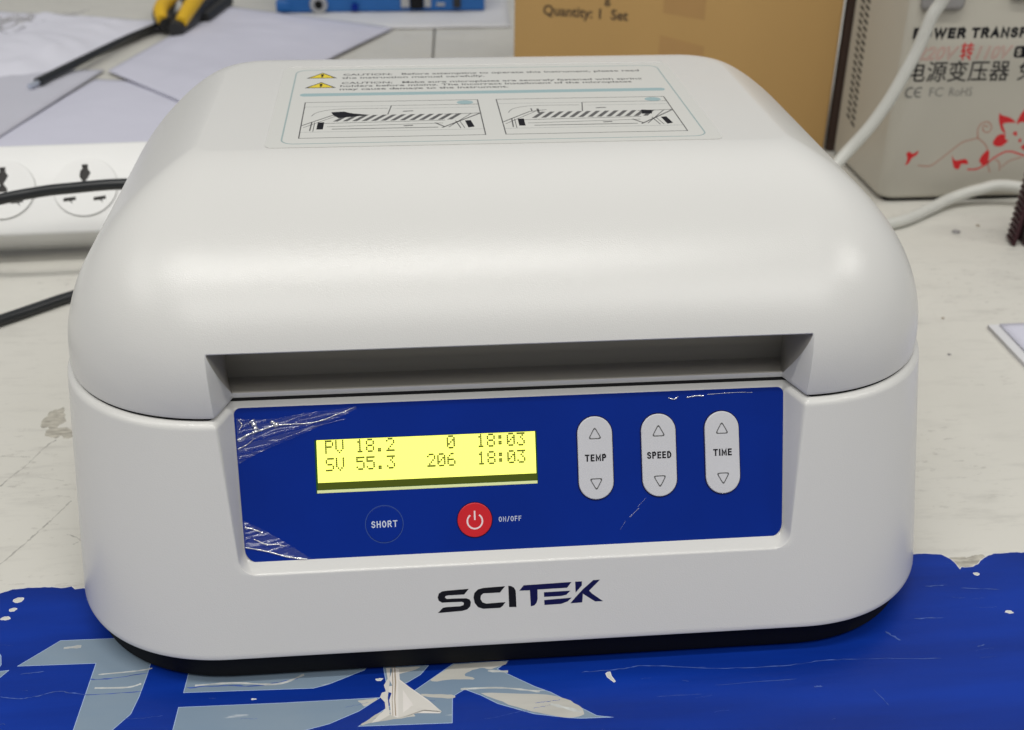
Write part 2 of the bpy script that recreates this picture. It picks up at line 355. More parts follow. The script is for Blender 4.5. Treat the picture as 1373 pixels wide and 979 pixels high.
def _arc(cx, cy, rx, ry, a0, a1, n=7):
    return [(cx + rx*math.cos(math.radians(a0 + (a1-a0)*k/n)), cy + ry*math.sin(math.radians(a0 + (a1-a0)*k/n))) for k in range(n+1)]
STROKES = {   # glyph: (width, strokes) on a height of 1
 'T': (.52, [[(0, 1), (.52, 1)], [(.26, 1), (.26, 0)]]), 'I': (.0, [[(0, 1), (0, 0)]]), 'H': (.46, [[(0, 1), (0, 0)], [(.46, 1), (.46, 0)], [(0, .52), (.46, .52)]]),
 'E': (.40, [[(0, 1), (0, 0)], [(0, 1), (.40, 1)], [(0, .52), (.36, .52)], [(0, 0), (.40, 0)]]), 'F': (.40, [[(0, 1), (0, 0)], [(0, 1), (.40, 1)], [(0, .52), (.36, .52)]]),
 'M': (.62, [[(0, 0), (0, 1), (.31, .18), (.62, 1), (.62, 0)]]), 'N': (.48, [[(0, 0), (0, 1), (.48, 0), (.48, 1)]]),
 'P': (.45, [[(0, 0), (0, 1)], [(0, 1), (.24, 1)] + _arc(.24, .74, .21, .26, 90, -90) + [(0, .48)]]),
 'R': (.47, [[(0, 0), (0, 1)], [(0, 1), (.24, 1)] + _arc(.24, .75, .21, .25, 90, -90) + [(0, .5)], [(.24, .5), (.47, 0)]]),
 'D': (.47, [[(0, 0), (0, 1), (.16, 1)] + _arc(.16, .5, .31, .5, 90, -90, 12) + [(0, 0)]]),
 'O': (.48, [_arc(.24, .5, .24, .5, 0, 360, 22)]), 'A': (.56, [[(0, 0), (.28, 1), (.56, 0)], [(.1, .34), (.46, .34)]]),
 'S': (.44, [_arc(.22, .75, .21, .25, 25, 200, 8) + _arc(.22, .26, .22, .26, 80, -160, 11)]),
 'W': (.82, [[(0, 1), (.2, 0), (.41, .95), (.62, 0), (.82, 1)]]), '/': (.32, [[(0, -.05), (.32, 1.05)]]), ' ': (.22, [])}
def stroke_text(name, s, fr, x0, x1, y0, h, lift, material, parent=None, wt=.19, gap=.20):
    """heavy condensed capitals drawn as strokes"""
    tot = sum(STROKES[c][0] for c in s) + (gap + wt)*(len(s) - 1) + wt
    k = (x1 - x0)/tot; X = x0 + wt*k/2; hw = wt*k/2; ys = h - 2*min(hw, wt*h/2); hv = min(hw, wt*h/2)
    vs, fs = [], []; q = 0
    for c in s:
        w, st_ = STROKES[c]
        for line in st_:
            P = [Vector((X + a*k, y0 + hv + b*ys)) for a, b in line]; q += 1; closed = (P[0] - P[-1]).length < 1e-6
            if not closed:
                P[0] += (P[0] - P[1]).normalized()*hw*.98; P[-1] += (P[-1] - P[-2]).normalized()*hw*.98
            n = len(P); base = len(vs)
            for i, p in enumerate(P):
                a = P[i-1] if i else (P[-2] if closed else None); b = P[i+1] if i < n-1 else (P[1] if closed else None)
                d1 = (p - a).normalized() if a is not None else (b - p).normalized(); d2 = (b - p).normalized() if b is not None else d1
                t = (d1 + d2)
                t = t.normalized() if t.length > .1 else d1
                nn = Vector((-t.y, t.x)); m_ = hw / max(.45, nn.dot(Vector((-d1.y, d1.x))))
                for sg in (1, -1):
                    v = p + nn*sg*m_; vs.append(tuple(fr.pt(v.x, v.y, lift + (q % 5)*.004)))
            for i in range(n-1): a = base + 2*i; fs.append((a, a+1, a+3, a+2))
        X += (w + gap + wt)*k
    return from_py(name, vs, fs, material, parent, False)

def tube(name, pts, r, material, parent=None, caps=True, res=6, per=8):
    cu = bpy.data.curves.new("c", 'CURVE'); cu.dimensions = '3D'; cu.bevel_depth = 1 / 1000; cu.bevel_resolution = res
    cu.use_fill_caps = caps
    P = smooth_line(pts, per)
    sp = cu.splines.new('POLY'); sp.points.add(len(P) - 1)
    for i, p in enumerate(P):
        sp.points[i].co = (p[0]/1000, p[1]/1000, p[2]/1000, 1)
        if callable(r): sp.points[i].radius = r(i / (len(P) - 1))
        else: sp.points[i].radius = r
    me = curve_mesh(cu)
    return link(name, me, material, parent, True, 50)

def rbox(name, fr, u0, u1, v0, v1, w0, w1, bev, material, parent=None, seg=3):
    bm = bmesh.new()
    vs = [bm.verts.new(fr.pt(u, v, w) / 1000) for u in (u0, u1) for v in (v0, v1) for w in (w0, w1)]
    for f in ((0,1,3,2),(4,6,7,5),(0,4,5,1),(2,3,7,6),(0,2,6,4),(1,5,7,3)): bm.faces.new([vs[i] for i in f])
    bmesh.ops.recalc_face_normals(bm, faces=bm.faces)
    if bev: bmesh.ops.bevel(bm, geom=list(bm.edges), offset=bev/1000, segments=seg, affect='EDGES', profile=0.5)
    me = bpy.data.meshes.new(name); bm.to_mesh(me); bm.free()
    return link(name, me, material, parent, True, 60)

def sheet(name, corners, z, material, parent=None, wav=1.0, nx=24, ny=24, seed=0, thick=0.15, lift=None, puff=0.0):
    """a slightly wavy sheet of paper laid between four corners"""
    from mathutils import noise as N
    vs, fs = [], []
    c = [Vector((*p, 0)) for p in corners]
    for i in range(nx + 1):
        for j in range(ny + 1):
            s, t = i / nx, j / ny
            p = (c[0]*(1-s) + c[1]*s)*(1-t) + (c[3]*(1-s) + c[2]*s)*t
            zz = z + wav * (0.5 + 0.5 * N.noise(Vector((p.x/55 + seed, p.y/75, seed)))) + wav * .35 * abs(N.noise(Vector((p.x/18, p.y/30 + seed, seed))))
            e_ = min(1, 7*min(s, 1-s, t, 1-t))
            zz += puff*e_*(0.5 + .5*N.noise(Vector((p.x/70 + seed*2, p.y/110, seed)))) + puff*.5*e_*abs(N.noise(Vector((p.x/30 + p.y/60, p.y/45, seed + 9))))
            if lift: zz += lift(s, t)
            vs.append((p.x, p.y, zz))
    for i in range(nx):
        for j in range(ny):
            a = i*(ny+1)+j; fs.append((a, a+ny+1, a+ny+2, a+1))
    o = from_py(name, vs, fs, material, parent, True, 60)
    md = o.modifiers.new("thickness", 'SOLIDIFY'); md.thickness = thick/1000; md.offset = -1
    return o

# ---------------------------------------------------------------- the bench
def seam_x(y): return -45 + (y + 29) * 0.0542
yA, yB = -330, 1700
tl = shape("table_top", [[(-1500, yA), (seam_x(yA) - 0.9, yA), (seam_x(yB) - 0.9, yB), (-1500, yB)]], TOPV, -25, 25, M['table'], bevel=0.4)
tr = shape("table_top", [[(seam_x(yA) + 0.9, yA), (1500, yA), (1500, yB), (seam_x(yB) + 0.9, yB)]], TOPV, -25, 25, M['table'], bevel=0.4)
tag(tl, "worn white laminate bench top left of the seam", kind='structure')
tag(tr, "worn white laminate bench top right of the seam", kind='structure')
M['floor'] = mat("grey_floor", (0.20, 0.20, 0.19), 0.6, var=0.1, vscale=2)
tag(from_py("floor", [(-6000, -6000, -760), (6000, -6000, -760), (6000, 6000, -760), (-6000, 6000, -760)], [(0, 1, 2, 3)], M['floor'], None, False), "grey floor below the bench", kind='structure')
M['stain'] = mat("brown_glue_stain", (0.53, 0.50, 0.43), 0.7, var=0.42, vscale=320, stretch=(.6, 1.6, 1))
M['scratch'] = mat("grey_scratch", (0.47, 0.455, 0.42), 0.7, var=0.3, vscale=200)
def blob(cx, cy, rx, ry, n=36, j=0.28, seed=1):
    rnd = random.Random(seed); ph = [rnd.uniform(0, 6.28) for _ in range(5)]
    out = []
    for k in range(n):
        a = 2*math.pi*k/n; r = 1 + j*(0.5*math.sin(2*a+ph[0]) + 0.35*math.sin(3*a+ph[1]) + 0.3*math.sin(5*a+ph[2]) + .2*math.sin(9*a+ph[3])) + rnd.uniform(-j, j)*.25
        out.append((cx + rx*r*math.cos(a), cy + ry*r*math.sin(a)))
    return out
for i, (cx, cy, rx, ry) in enumerate([(-202, 153, 4.5, 10), (-198, 141, 5, 5), (-193, 139, 3, 3.5)]):
    shape("stain", [blob(cx, cy, rx, ry, seed=i+3)], TOPV, 0.01 + i*.012, 0.01, M['stain'], tl)
for i, (cx, cy, rx, ry) in enumerate([(183, 13.5, 6, 4.5), (188, 17.5, 3.5, 1.5), (179, 17, 4, 1.3)]):
    shape("stain", [blob(cx, cy, rx, ry, seed=i+13)], TOPV, 0.01 + i*.012, 0.01, M['stain'], tr)
for i, (pts, w) in enumerate([([(-212.2, 98.8), (-207.3, 109.8), (-204.5, 116), (-200.6, 128.4), (-197, 134.3)], .8), ([(-201, 36), (-197.6, 44.4), (-192, 55.8), (-189.6, 61), (-186.4, 68.6), (-184, 74), (-179.6, 85.3)], .9),
                              ([(-218, 122.5), (-205, 121)], .5), ([(-198, 104.5), (-186.2, 100.7)], .4), ([(-176, 62), (-170, 58), (-172, 55)], .6)]):
    P = smooth_line(pts, 8); P = [(x + random.uniform(-.25, .25), y + random.uniform(-.25, .25)) for x, y in P]
    shape("scratch", [ribbon(P, [w * random.uniform(.15, 1.2) for _ in P])], TOPV, 0.01, 0.012, M['scratch'], tl)

# ---------------------------------------------------------------- the banner film on the bench
ban_loop = [tuple(p) for p in BAN] + [(240, -200), (-240, -200), (-240, 26)]
# jitter the torn edge
tear_edge = []
for i, p in enumerate(ban_loop[:len(BAN)-1]):
    q = ban_loop[i+1]; L = math.dist(p, q); n = max(1, int(L / 1.3)); amp = 0.28 if L < 20 else 0.15
    for k in range(n):
        t = k / n; tear_edge.append((p[0]+(q[0]-p[0])*t, p[1]+(q[1]-p[1])*t + (random.uniform(-amp, amp) if k else 0)))
tear_edge.append(ban_loop[len(BAN)-1])
ban_full = tear_edge + ban_loop[len(BAN):]
holes = [blob(-184.9, 22.1, 1.9, 1.7, 16, .15, 1), blob(-185.5, 16.7, 1.5, 1.1, 16, .15, 2), blob(-186.9, 12, 1.7, 1.2, 16, .2, 3),
         blob(183.1, 7.3, 1.2, 1.1, 14, .2, 4), blob(185.8, -15.3, 1.7, .9, 14, .3, 5), [(28.9, -34.6), (29.8, -33.9), (30.9, -33.8), (31.0, -36.0), (32.0, -38.7), (31.2, -39.3), (29.2, -36.5)],
         blob(-92.4, -36.7, .9, .5, 12, .4, 7), blob(-49.9, -31.0, 1.1, .9, 14, .4, 8)]
ban = shape("banner", [ban_full] + holes, TOPV, 0.04, 0.14, M['banner'])
tag(ban, "torn blue printed banner film stuck on the bench under the white instrument", "banner")
shape("torn_edge", [ban_full] + [h for h in holes], TOPV, 0.03, 0.06, M['banner_edge'], ban, offset=0.32)
for k, pts in BLET.items():
    shape("letter_rim", [[tuple(p) for p in pts]], TOPV, 0.19, 0.015, M['letter_rim'], ban, offset=0.22)
    shape("printed_letter", [[tuple(p) for p in pts]], TOPV, 0.215, 0.02, M['letter'], ban)
# scuffs
scuffs = [([(20.8, -33.4), (34.1, -33.0), (44.9, -32.1), (68.3, -35.5), (92.4, -36.1), (106.3, -35.0), (122.7, -35.2), (150, -37.4)], .45),
          ([(159.8, 1.5), (168.9, 1.7)], .5), ([(173.3, -0.5), (187.9, -2.5)], .4), ([(148.3, -15.9), (159.6, -16.5)], .6),
          ([(-178.1, -28.5), (-171.5, -30.1), (-165.6, -29.2), (-158.5, -27.7), (-148.6, -29.9), (-130.7, -30.0)], .5), ([(-149.7, -22.4), (-143.3, -22.9), (-129.7, -21.1)], .7),
          ([(-115.8, -29.5), (-103.2, -29.5), (-90.4, -30.6), (-77.9, -28.0)], .7), ([(44.5, -47.2), (60.2, -47.2)], .4), ([(165.4, -32.6), (168.6, -31.7)], .5),
          ([(-174, -18.2), (-166, -17.2)], .4), ([(135, -22), (139, -27)], .9), ([(120, -50), (123, -58)], .3), ([(-160, 20), (-154, 19.5)], .5), ([(66, -43.5), (95, -43)], .3), ([(100, -47), (103, -47.4)], .8)]
for i in range(60):
    x = random.uniform(-190, 190); y = random.uniform(-66, 18)
    if abs(x) < 150 and y > -34: continue
    a = random.gauss(0, .16); l = random.uniform(1, 9) * (1 if random.random() < .7 else 2.5)
    scuffs.append(([(x, y), (x + l*math.cos(a)*.5, y + l*math.sin(a)*.5 + random.uniform(-.4, .4)), (x + l*math.cos(a), y + l*math.sin(a))], random.uniform(.08, .28)))
for pts, w in scuffs:
    P = smooth_line(pts, 7); P = [(x + random.uniform(-.2, .2), y + random.uniform(-.2, .2)) for x, y in P]
    ww = [w * random.uniform(.15, 1.1) for _ in P]; ww[0] = ww[-1] = .03
    shape("scuff", [ribbon(P, ww)], TOPV, 0.245, 0.008, M['scuff'], ban)
# pale scuffs across the letters
M['peel'] = mat("peeled_print", (0.50, 0.49, 0.45), 0.6, var=0.18, vscale=60, stretch=(0.4, 2, 1))
M['scuff_pale'] = mat("letter_scuff", (0.55, 0.57, 0.56), 0.7, var=0.3, vscale=200)
for pts, w in [([(-147, -20.5), (-134, -19.8), (-129, -18.9)], .7), ([(-147, -27), (-136, -27.6), (-131.5, -26.2)], .9), ([(-113, -28.7), (-100, -28.5), (-85, -30.3), (-76, -26.5)], 1.0),
               ([(-162, -6), (-156, -5.6)], 1.9), ([(-12, -30.0), (-5, -31)], 1.2), ([(-22, -38), (-8, -38.6), (5, -41.5)], 1.2), ([(8, -47.5), (18, -52)], 1.5)]:
    P = smooth_line(pts, 7); shape("scuff", [ribbon(P, [w * random.uniform(.4, 1.1) for _ in P])], TOPV, 0.245, 0.01, M['scuff_pale'], ban)
for pts in [[(-23.7, -25.8), (-5.1, -25.9), (-10.8, -29.2), (-14.8, -28.4), (-20.3, -31.2), (-16.5, -33.6), (-24.4, -33.2), (-32.0, -33.0)], [(-15.0, -40.4), (7.7, -43.2), (17.4, -48.9), (18.0, -53.7), (10.3, -53.5), (-1.4, -49.0), (-11.9, -42.9)], [(-57.1, -40.4), (-50.3, -40.1), (-54.8, -43.2)], [(-50.0, -46.7), (-43.3, -45.5), (-37.9, -49.0), (-43.4, -49.8), (-53.1, -51.1), (-56.3, -51.7)], [(-48.0, -25.6), (-35.4, -26.2), (-42.8, -28.9), (-43.7, -26.5)], [(-35.8, -39.1), (-25.1, -40.4), (-25.2, -42.2), (-34.5, -40.5)]]:
    P = smooth_line([tuple(p) for p in pts] + [tuple(pts[0])], 5)[:-1]
    P = [(x + random.uniform(-.3, .3), y + random.uniform(-.2, .2)) for x, y in P]
    shape("peeled_patch", [P], TOPV, 0.237, 0.012, M['peel'], ban)
# the lifted white flap of film at the tear, and the dirty seam line in it
M['flap'] = mat("banner_backing", (0.60, 0.58, 0.54), 0.6, var=0.04)
shape("exposed_backing", [[tuple(p) for p in TEAR]], TOPV, 0.24, 0.02, M['crumb'], ban)
fl = [(-43.3, -31.9), (-35.8, -40.4), (-29.0, -48.3), (-35.0, -47.1), (-41.1, -49.1), (-43.5, -49.6)]
vs = [(x, y, 0.30 + z) for (x, y), z in zip(fl, (0.0, .2, .5, .45, .1, .0))] + [(-39.5, -44, .2)]
fo = from_py("torn_flap", vs, [(0, 1, 6), (1, 2, 6), (2, 3, 6), (3, 4, 6), (4, 5, 6), (5, 0, 6)], M['flap'], ban, True, 60)
for dx_, w_ in ((0, .28), (.9, .4)):
    shape("seam_dirt", [ribbon([(-45.4 + dx_, -25), (-45.2 + dx_, -33), (-45.5 + dx_, -41), (-45.3 + dx_, -48.5)], [w_, w_*1.3, w_*.8, w_])], TOPV, 0.27, 0.02, M['brown_line'], ban)
shape("white_backing", [[(-47.6, -25.6), (-46.1, -25.6), (-46.3, -33), (-47.0, -40), (-46.4, -48), (-50, -50.5), (-52.5, -51), (-47.8, -45), (-48, -42), (-49.6, -39.5), (-49, -37.5), (-47.6, -37), (-48.3, -34), (-47, -31)]], TOPV, 0.235, 0.03, M['flap'], ban)

# ---------------------------------------------------------------- the white instrument
inst = empty("shaking_incubator", 0, 90, 0, "large white benchtop incubator shaker with closed rounded lid and blue control panel", "lab instrument")
ZP = 90.0          # parting plane
EX = 2.11
def y_front(x, w, f, r):
    if isinstance(r, tuple): r = r[1]
    a = abs(x)
    if a <= w - r: return f
    q = min(1.0, (a - (w - r)) / r)
    return f + r - r * (1 - q**EX)**(1/EX)
def half(w, f, b, r, xc, N):
    """right half outline from the front column xc round to the middle of the back"""
    rb, r = r if isinstance(r, tuple) else (r, r)
    P = [(xc, y_front(xc, w, f, r))]
    n = 48
    for k in range(1, n + 1):
        a = math.pi/2 * k / n; x = w - r + r*math.sin(a)**(2/EX); y = f + r - r*max(0, math.cos(a))**(2/EX)
        if x > xc + 0.2: P.append((x, y))
    r = rb
    for k in range(0, n + 1):
        a = math.pi/2 * k / n; P.append((w - r + r*max(0, math.cos(a))**(2/EX), b - r + r*math.sin(a)**(2/EX)))
    P.append((0, b))
    S = [0]
    for i in range(1, len(P)): S.append(S[-1] + math.dist(P[i], P[i-1]))
    out = []; j = 0
    for i in range(1, N + 1):
        t = S[-1] * i / N
        while j < len(S) - 2 and S[j+1] < t: j += 1
        u = (t - S[j]) / max(1e-9, S[j+1] - S[j]); u = min(1, u)
        out.append((P[j][0] + (P[j+1][0]-P[j][0])*u, P[j][1] + (P[j+1][1]-P[j][1])*u))
    return out
def weave(rows):
    """rows of right halves (front middle to back middle) -> closed symmetric skin"""
    vs, fs = [], []; n = len(rows[0])
    for r in rows:
        full = list(r) + [(-x, y, z) for x, y, z in r[-2:0:-1]]
        vs += full
    m_ = 2*n - 2
    for i in range(len(rows) - 1):
        for k in range(m_):
            a = i*m_ + k; b = i*m_ + (k+1) % m_
            fs.append((a, b, b + m_, a + m_))
    return vs, fs, m_
NARC = 170
def soft(s, h=0.14):
    if s <= -h: return 0.0
    if s >= 1 + h: return 1.0
    if s < h: return (s + h)**2 / (4*h)
    if s > 1 - h: return 1 - (1 + h - s)**2 / (4*h)
    return s
# --- body
def body_row(z, i=0.0, rec=True):
    W, f, b, r = 158.6 - i, -0.9 - 0.376*(ZP - z) + i, 217 - i, 59 - i*.5
    if z < ZP - 2: pass
    t = max(0.0, (z - 41) / 47.5)
    xo = 94.6 + 5.1*t + i; xi = 93.7 + 1.6*t + i
    zb = 39.7
    c = 5.0 - min(5.0, max(0.0, z - zb)); sh = 5 - math.sqrt(max(0, 25 - c*c)) if z > zb - .5 else 0
    sh = min(sh, 4.2); xo -= sh; xi -= sh
    yr = -14.3 + (z - 41)*24.5/46.5 + i
    rb = soft((z - zb) / 1.9, 0.2)
    S = [1.16 - k*(1.32/17) for k in range(18)]
    xs = [(xo - (xo - xi)*1.16) * u / 14 for u in range(14)] + [xo - (xo - xi)*s for s in S]
    xe = xs[-1]; xs += [xe + (106 - xe)*k/5 for k in range(1, 6)]
    row = []
    for x in xs:
        yf = y_front(x, W, f, r); s = (xo - x) / (xo - xi)
        d = max(0, yr - yf) * soft(s, .15) * rb if (rec and z > zb - 1) else 0
        row.append((x, yf + d, z))
    return row + [(x, y, z) for x, y in half(W, f, b, r, xs[-1], NARC)]
rows = [body_row(13.2, 6, False), body_row(12.0, 2, False), body_row(12.0, .8, False), body_row(12.2, .25, False), body_row(12.8, 0, False)]
z = 14.0
while z < 38: rows.append(body_row(z)); z += 3
z = 38.2
while z < 46: rows.append(body_row(z)); z += 0.22
while z < 86.4: rows.append(body_row(z)); z += 1.6
for k in range(0, 9):
    a = math.pi/2*k/8; rows.append(body_row(86.5 + 2.2*math.sin(a), 2.2 - 2.2*math.cos(a)))
rows.append(body_row(88.7, 4.5)); rows.append(body_row(88.4, 12))
vs, fs, m_ = weave(rows)
fs.append(tuple(range(m_))[::-1]); fs.append(tuple(range(len(vs) - m_, len(vs))))
body = from_py("body", vs, fs, M['shell'], inst, True, 42)
# --- black strip added to stand for the shade in the lid gap
rows = [body_row(87.0, 2.0), body_row(90.6, 2.0)]
vs, fs, m_ = weave(rows); from_py("lid_gap_shade", vs, fs, M['black'], inst, False)
# --- chassis
def plain(z, ins_):
    W, f, b, r = 158.6 - ins_, -30.2 + ins_, 217 - ins_, 59 - ins_*.6
    return [(x, y_front(x, W, f, r), z) for x in [106*k/20 for k in range(21)]] + [(x, y, z) for x, y in half(W, f, b, r, 106, NARC)]
rows = [plain(1.2, 5.5), plain(1.2, 4.2), plain(2.0, 3.6), plain(12.8, 3.6), plain(12.8, 9)]
vs, fs, m_ = weave(rows); fs.append(tuple(range(m_))[::-1])
from_py("chassis", vs, fs, M['black'], inst, True, 40)
for sx in (-1, 1):
    for yy in (10, 180):
        shape("foot", [circle(sx*120, yy, 9)], TOPV, 0.2, 1.4, M['black'], inst)

# --- lid
ZT = 155.47
def ins_(t, S, n, m_): return S * (1 - max(0.0, 1 - t**n)**(1/m_))
def lid_par(z, i=0.0):
    t = min(1.0, max(0.0, (z - ZP) / (ZT - ZP)))
    W = 157.3 - ins_(t, 48.2, 2.07, 1.34) - i
    f = ins_(t, 77.0, 2.2, 1.45) + i
    b = 215.9 - ins_(t, 25.4, 3.5, 3.5) - i
    r = 58.6 + (18.3 - 58.6) * t**3.23
    rf = 58.6 + (7.0 - 58.6) * t**2.0
    return W, f, b, (max(4, r - i*.5), max(4, rf - i*.5))
ZB, ZA, XB, YB = 91.3, 110.8, 95.4, 13.1
YD, XD = 27.0, 98.8
SM = [1 - k/9 for k in range(10)]
def lid_row(z, i, mode, q=0.0, zr=None):
    """mode: 'rim' below the grip lip, 'floor' q, 'back', 'ceil' q, 'top'"""
    W, f, b, r = lid_par(z, i)
    sc = (W / 157.3) if z > ZA + 1 else 1.0
    yfx = lambda x: y_front(x, W, f, r)
    tt = min(1.0, max(0.0, (z - ZP) / (ZA - ZP)))
    xo = 100.2 + 1.4*tt + i*.8
    row = []
    zz = z if zr is None else zr
    if mode == 'top':
        k = min(1.0, (z - ZA) / 12)
        xab = 101.2*(1-k) + 96*k
        xin = xab - 0.5 - 1.5*k
        xs = [xin*u/14 for u in range(14)] + [xin + (xab - xin)*s/4 for s in range(4)] + [xab + (xo - xab)*(1-s) for s in SM]
        xs = [x*sc for x in xs]
        row = [(x, yfx(x), z) for x in xs]
        xlast = xo*sc
    else:
        if mode == 'rim': xab, yq = XB + i*.8, YB + i; xd, yd = XB + i*.8 - .05, YB + i
        else:
            k = min(1.0, max(0.0, (z - ZB) / (ZA - ZB)))
            xab = XB + (101.2 - XB)*k
            yq = YB + (yfx(101.0) + .3 - YB)*k
            if mode == 'floor': xd = XB + (XD - XB)*q - .05; yd = YB + (YD - YB)*q
            elif mode == 'back': xd, yd = XD, YD
            else: xd = XD + (101.2 - XD)*q - .05; yd = YD + (yfx(101.0) - YD)*q
        for u in range(14):
            x = xd*u/14; row.append((x, yd if mode != 'ceil' else YD + (yfx(x) + .0 - YD)*q, zz))
        for s in range(4):
            row.append((xd + (xab - xd)*s/4, yd + (yq - yd)*s/4, zz + (z - zz)*s/4))
        for s in SM:
            x = xo + (xab - xo)*s; yo = yfx(xo)
            g = soft(s, .07) if s < .5 else s
            row.append((x, yfx(x) + (yq - yfx(x))*g, z))
        xlast = xo
    xe = 106*sc
    for k in range(1, 6): x = xlast + (xe - xlast)*k/5; row.append((x, yfx(x), z))
    return row + [(x, y, z) for x, y in half(W, f, b, r, xe, NARC)]
R = [lid_row(89.45, 6, 'rim'), lid_row(89.45, 1.0, 'rim'), lid_row(89.55, .45, 'rim'), lid_row(89.8, .12, 'rim'), lid_row(90.2, 0, 'rim'), lid_row(91.0, 0, 'rim'), lid_row(91.6, 0, 'rim')]
i_lo = len(R)
R += [lid_row(91.65, .0, 'floor', 0.02, 91.65), lid_row(91.8, 0, 'floor', 0.06, 91.8)]
for k in range(1, 4):
    R.append(lid_row(91.8 + .3*k, 0, 'floor', (.12, .5, 1)[k-1], 90.0))
for k in range(1, 9): R.append(lid_row(92.7 + 2.0*k, 0, 'back', 0, 90.6 + 2.3*k))
z = 109.5
R += [lid_row(109.8, 0, 'back', 0, 110.3), lid_row(110.1, 0, 'ceil', .08, 110.7), lid_row(110.3, 0, 'ceil', .5, 110.7), lid_row(110.5, 0, 'ceil', .86, 110.7), lid_row(110.7, 0, 'ceil', .94, 110.8), lid_row(110.85, 0, 'ceil', .98, 111.1)]
i_hi = len(R)
R += [lid_row(z, 0, 'top') for z in (111.5, 112.2, 113.2, 114.5, 116)]
z0 = 116; th0 = math.asin((z0 - ZP)/(ZT - ZP))
for k in range(1, 60):
    th = th0 + (math.pi/2 - th0)*k/59; R.append(lid_row(ZP + (ZT - ZP)*math.sin(th), 0, 'top'))
vs, fs, m_ = weave(R)
fs.append(tuple(range(len(vs) - m_, len(vs)))); fs.append(tuple(range(m_))[::-1])
lid = from_py("lid", vs, fs, M['shell'], inst, True, 32)
lid.data.materials.append(M['grip_shade'])
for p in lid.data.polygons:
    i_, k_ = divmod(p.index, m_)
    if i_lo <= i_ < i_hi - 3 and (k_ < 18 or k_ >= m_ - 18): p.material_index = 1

# --- control panel
PF = Frame((0, -15, 41), (1, 0, 0), (0, 24.5, 46.5))
pl = []
def panel_outline(o=0.0):
    L = []
    for cx, cy, r, a0 in ((95.1, 52.9, 2.2, 0), (-95.1, 52.9, 2.2, 90), (-93.3, 0.1, 5, 180), (93.3, 0.1, 5, 270)):
        sx = 1 if cx > 0 else -1; sy = 1 if cy > 10 else -1
        for k in range(9):
            a = math.radians(a0 + 90*k/8); L.append((cx - sx*r + r*math.cos(a), cy - sy*r + r*math.sin(a)))
    return L
WIN = (-68.6, 22.7, 7.4, 41.0)
win = [(WIN[0], WIN[1]), (WIN[2], WIN[1]), (WIN[2], WIN[3]), (WIN[0], WIN[3])]
cp = shape("control_panel", [panel_outline(), win], PF, -0.30, 0.30, M['blue_panel'], inst)
cp["label"] = "glossy blue membrane control panel"
# --- display
disp = empty("display", 0, 90, 0); disp.parent = inst; disp.location = (0, 0, 0); disp["label"] = "lit yellow green dot matrix display"
def wl(o, p):   # parent for a sub-part
    o.parent = p; return o
rbox("display_frame", PF, WIN[0]-.6, WIN[2]+.6, WIN[1]-.6, WIN[3]+.6, -0.44, -0.33, 0, M['window'], disp)
shape("backlight", [[(-67.9, 26.3), (6.9, 26.3), (6.9, 40.85), (-67.9, 40.85)]], PF, -0.33, .02, M['lit'], disp)
shape("dark_band", [[(-68.0, 23.9), (7.1, 23.9), (7.1, 26.3), (-68.0, 26.3)]], PF, -0.33, .02, M['olive'], disp)
shape("lower_edge", [[(-68.3, 22.75), (7.2, 22.75), (7.2, 23.75), (-68.3, 23.75)]], PF, -0.33, .03, M['pale_edge'], disp)
G = {'P': ["11110","10001","10001","11110","10000","10000","10000"], 'V': ["10001","10001","10001","10001","10001","01010","00100"],
     'S': ["01111","10000","10000","01110","00001","00001","11110"], '1': ["00100","01100","00100","00100","00100","00100","01110"],
     '8': ["01110","10001","10001","01110","10001","10001","01110"], '2': ["01110","10001","00001","00010","00100","01000","11111"],
     '5': ["11111","10000","11110","00001","00001","10001","01110"], '3': ["11111","00010","00100","00010","00001","10001","01110"],
     '0': ["01110","10001","10011","10101","11001","10001","01110"], '6': ["00110","01000","10000","11110","10001","10001","01110"],
     '.': ["00000"]*5 + ["01100"]*2, ':': ["00000","01100","01100","00000","01100","01100","00000"]}
def lcd_row(s, sb):
    vs, fs = [], []
    for c, ch in enumerate(s):
        if ch == ' ': continue
        for r, line in enumerate(G[ch]):
            for k, b in enumerate(line):
                if b != '1': continue
                x = -65.1 + 3.45*c + k*.575; y = sb + (6 - r)*.66
                y1 = y + .60
                i = len(vs)
                wdt = .56
                for u, v in ((x, y), (x + wdt, y), (x + wdt, y1), (x, y1)): vs.append(tuple(PF.pt(u, v, -0.295)))
                fs.append((i, i+1, i+2, i+3))
    o = from_py("character_row", vs, fs, M['dot'], disp, False); return o
lcd_row("PV 18.2     0  18:03", 36.1)
lcd_row("SV 55.3   206  18:03", 30.1)
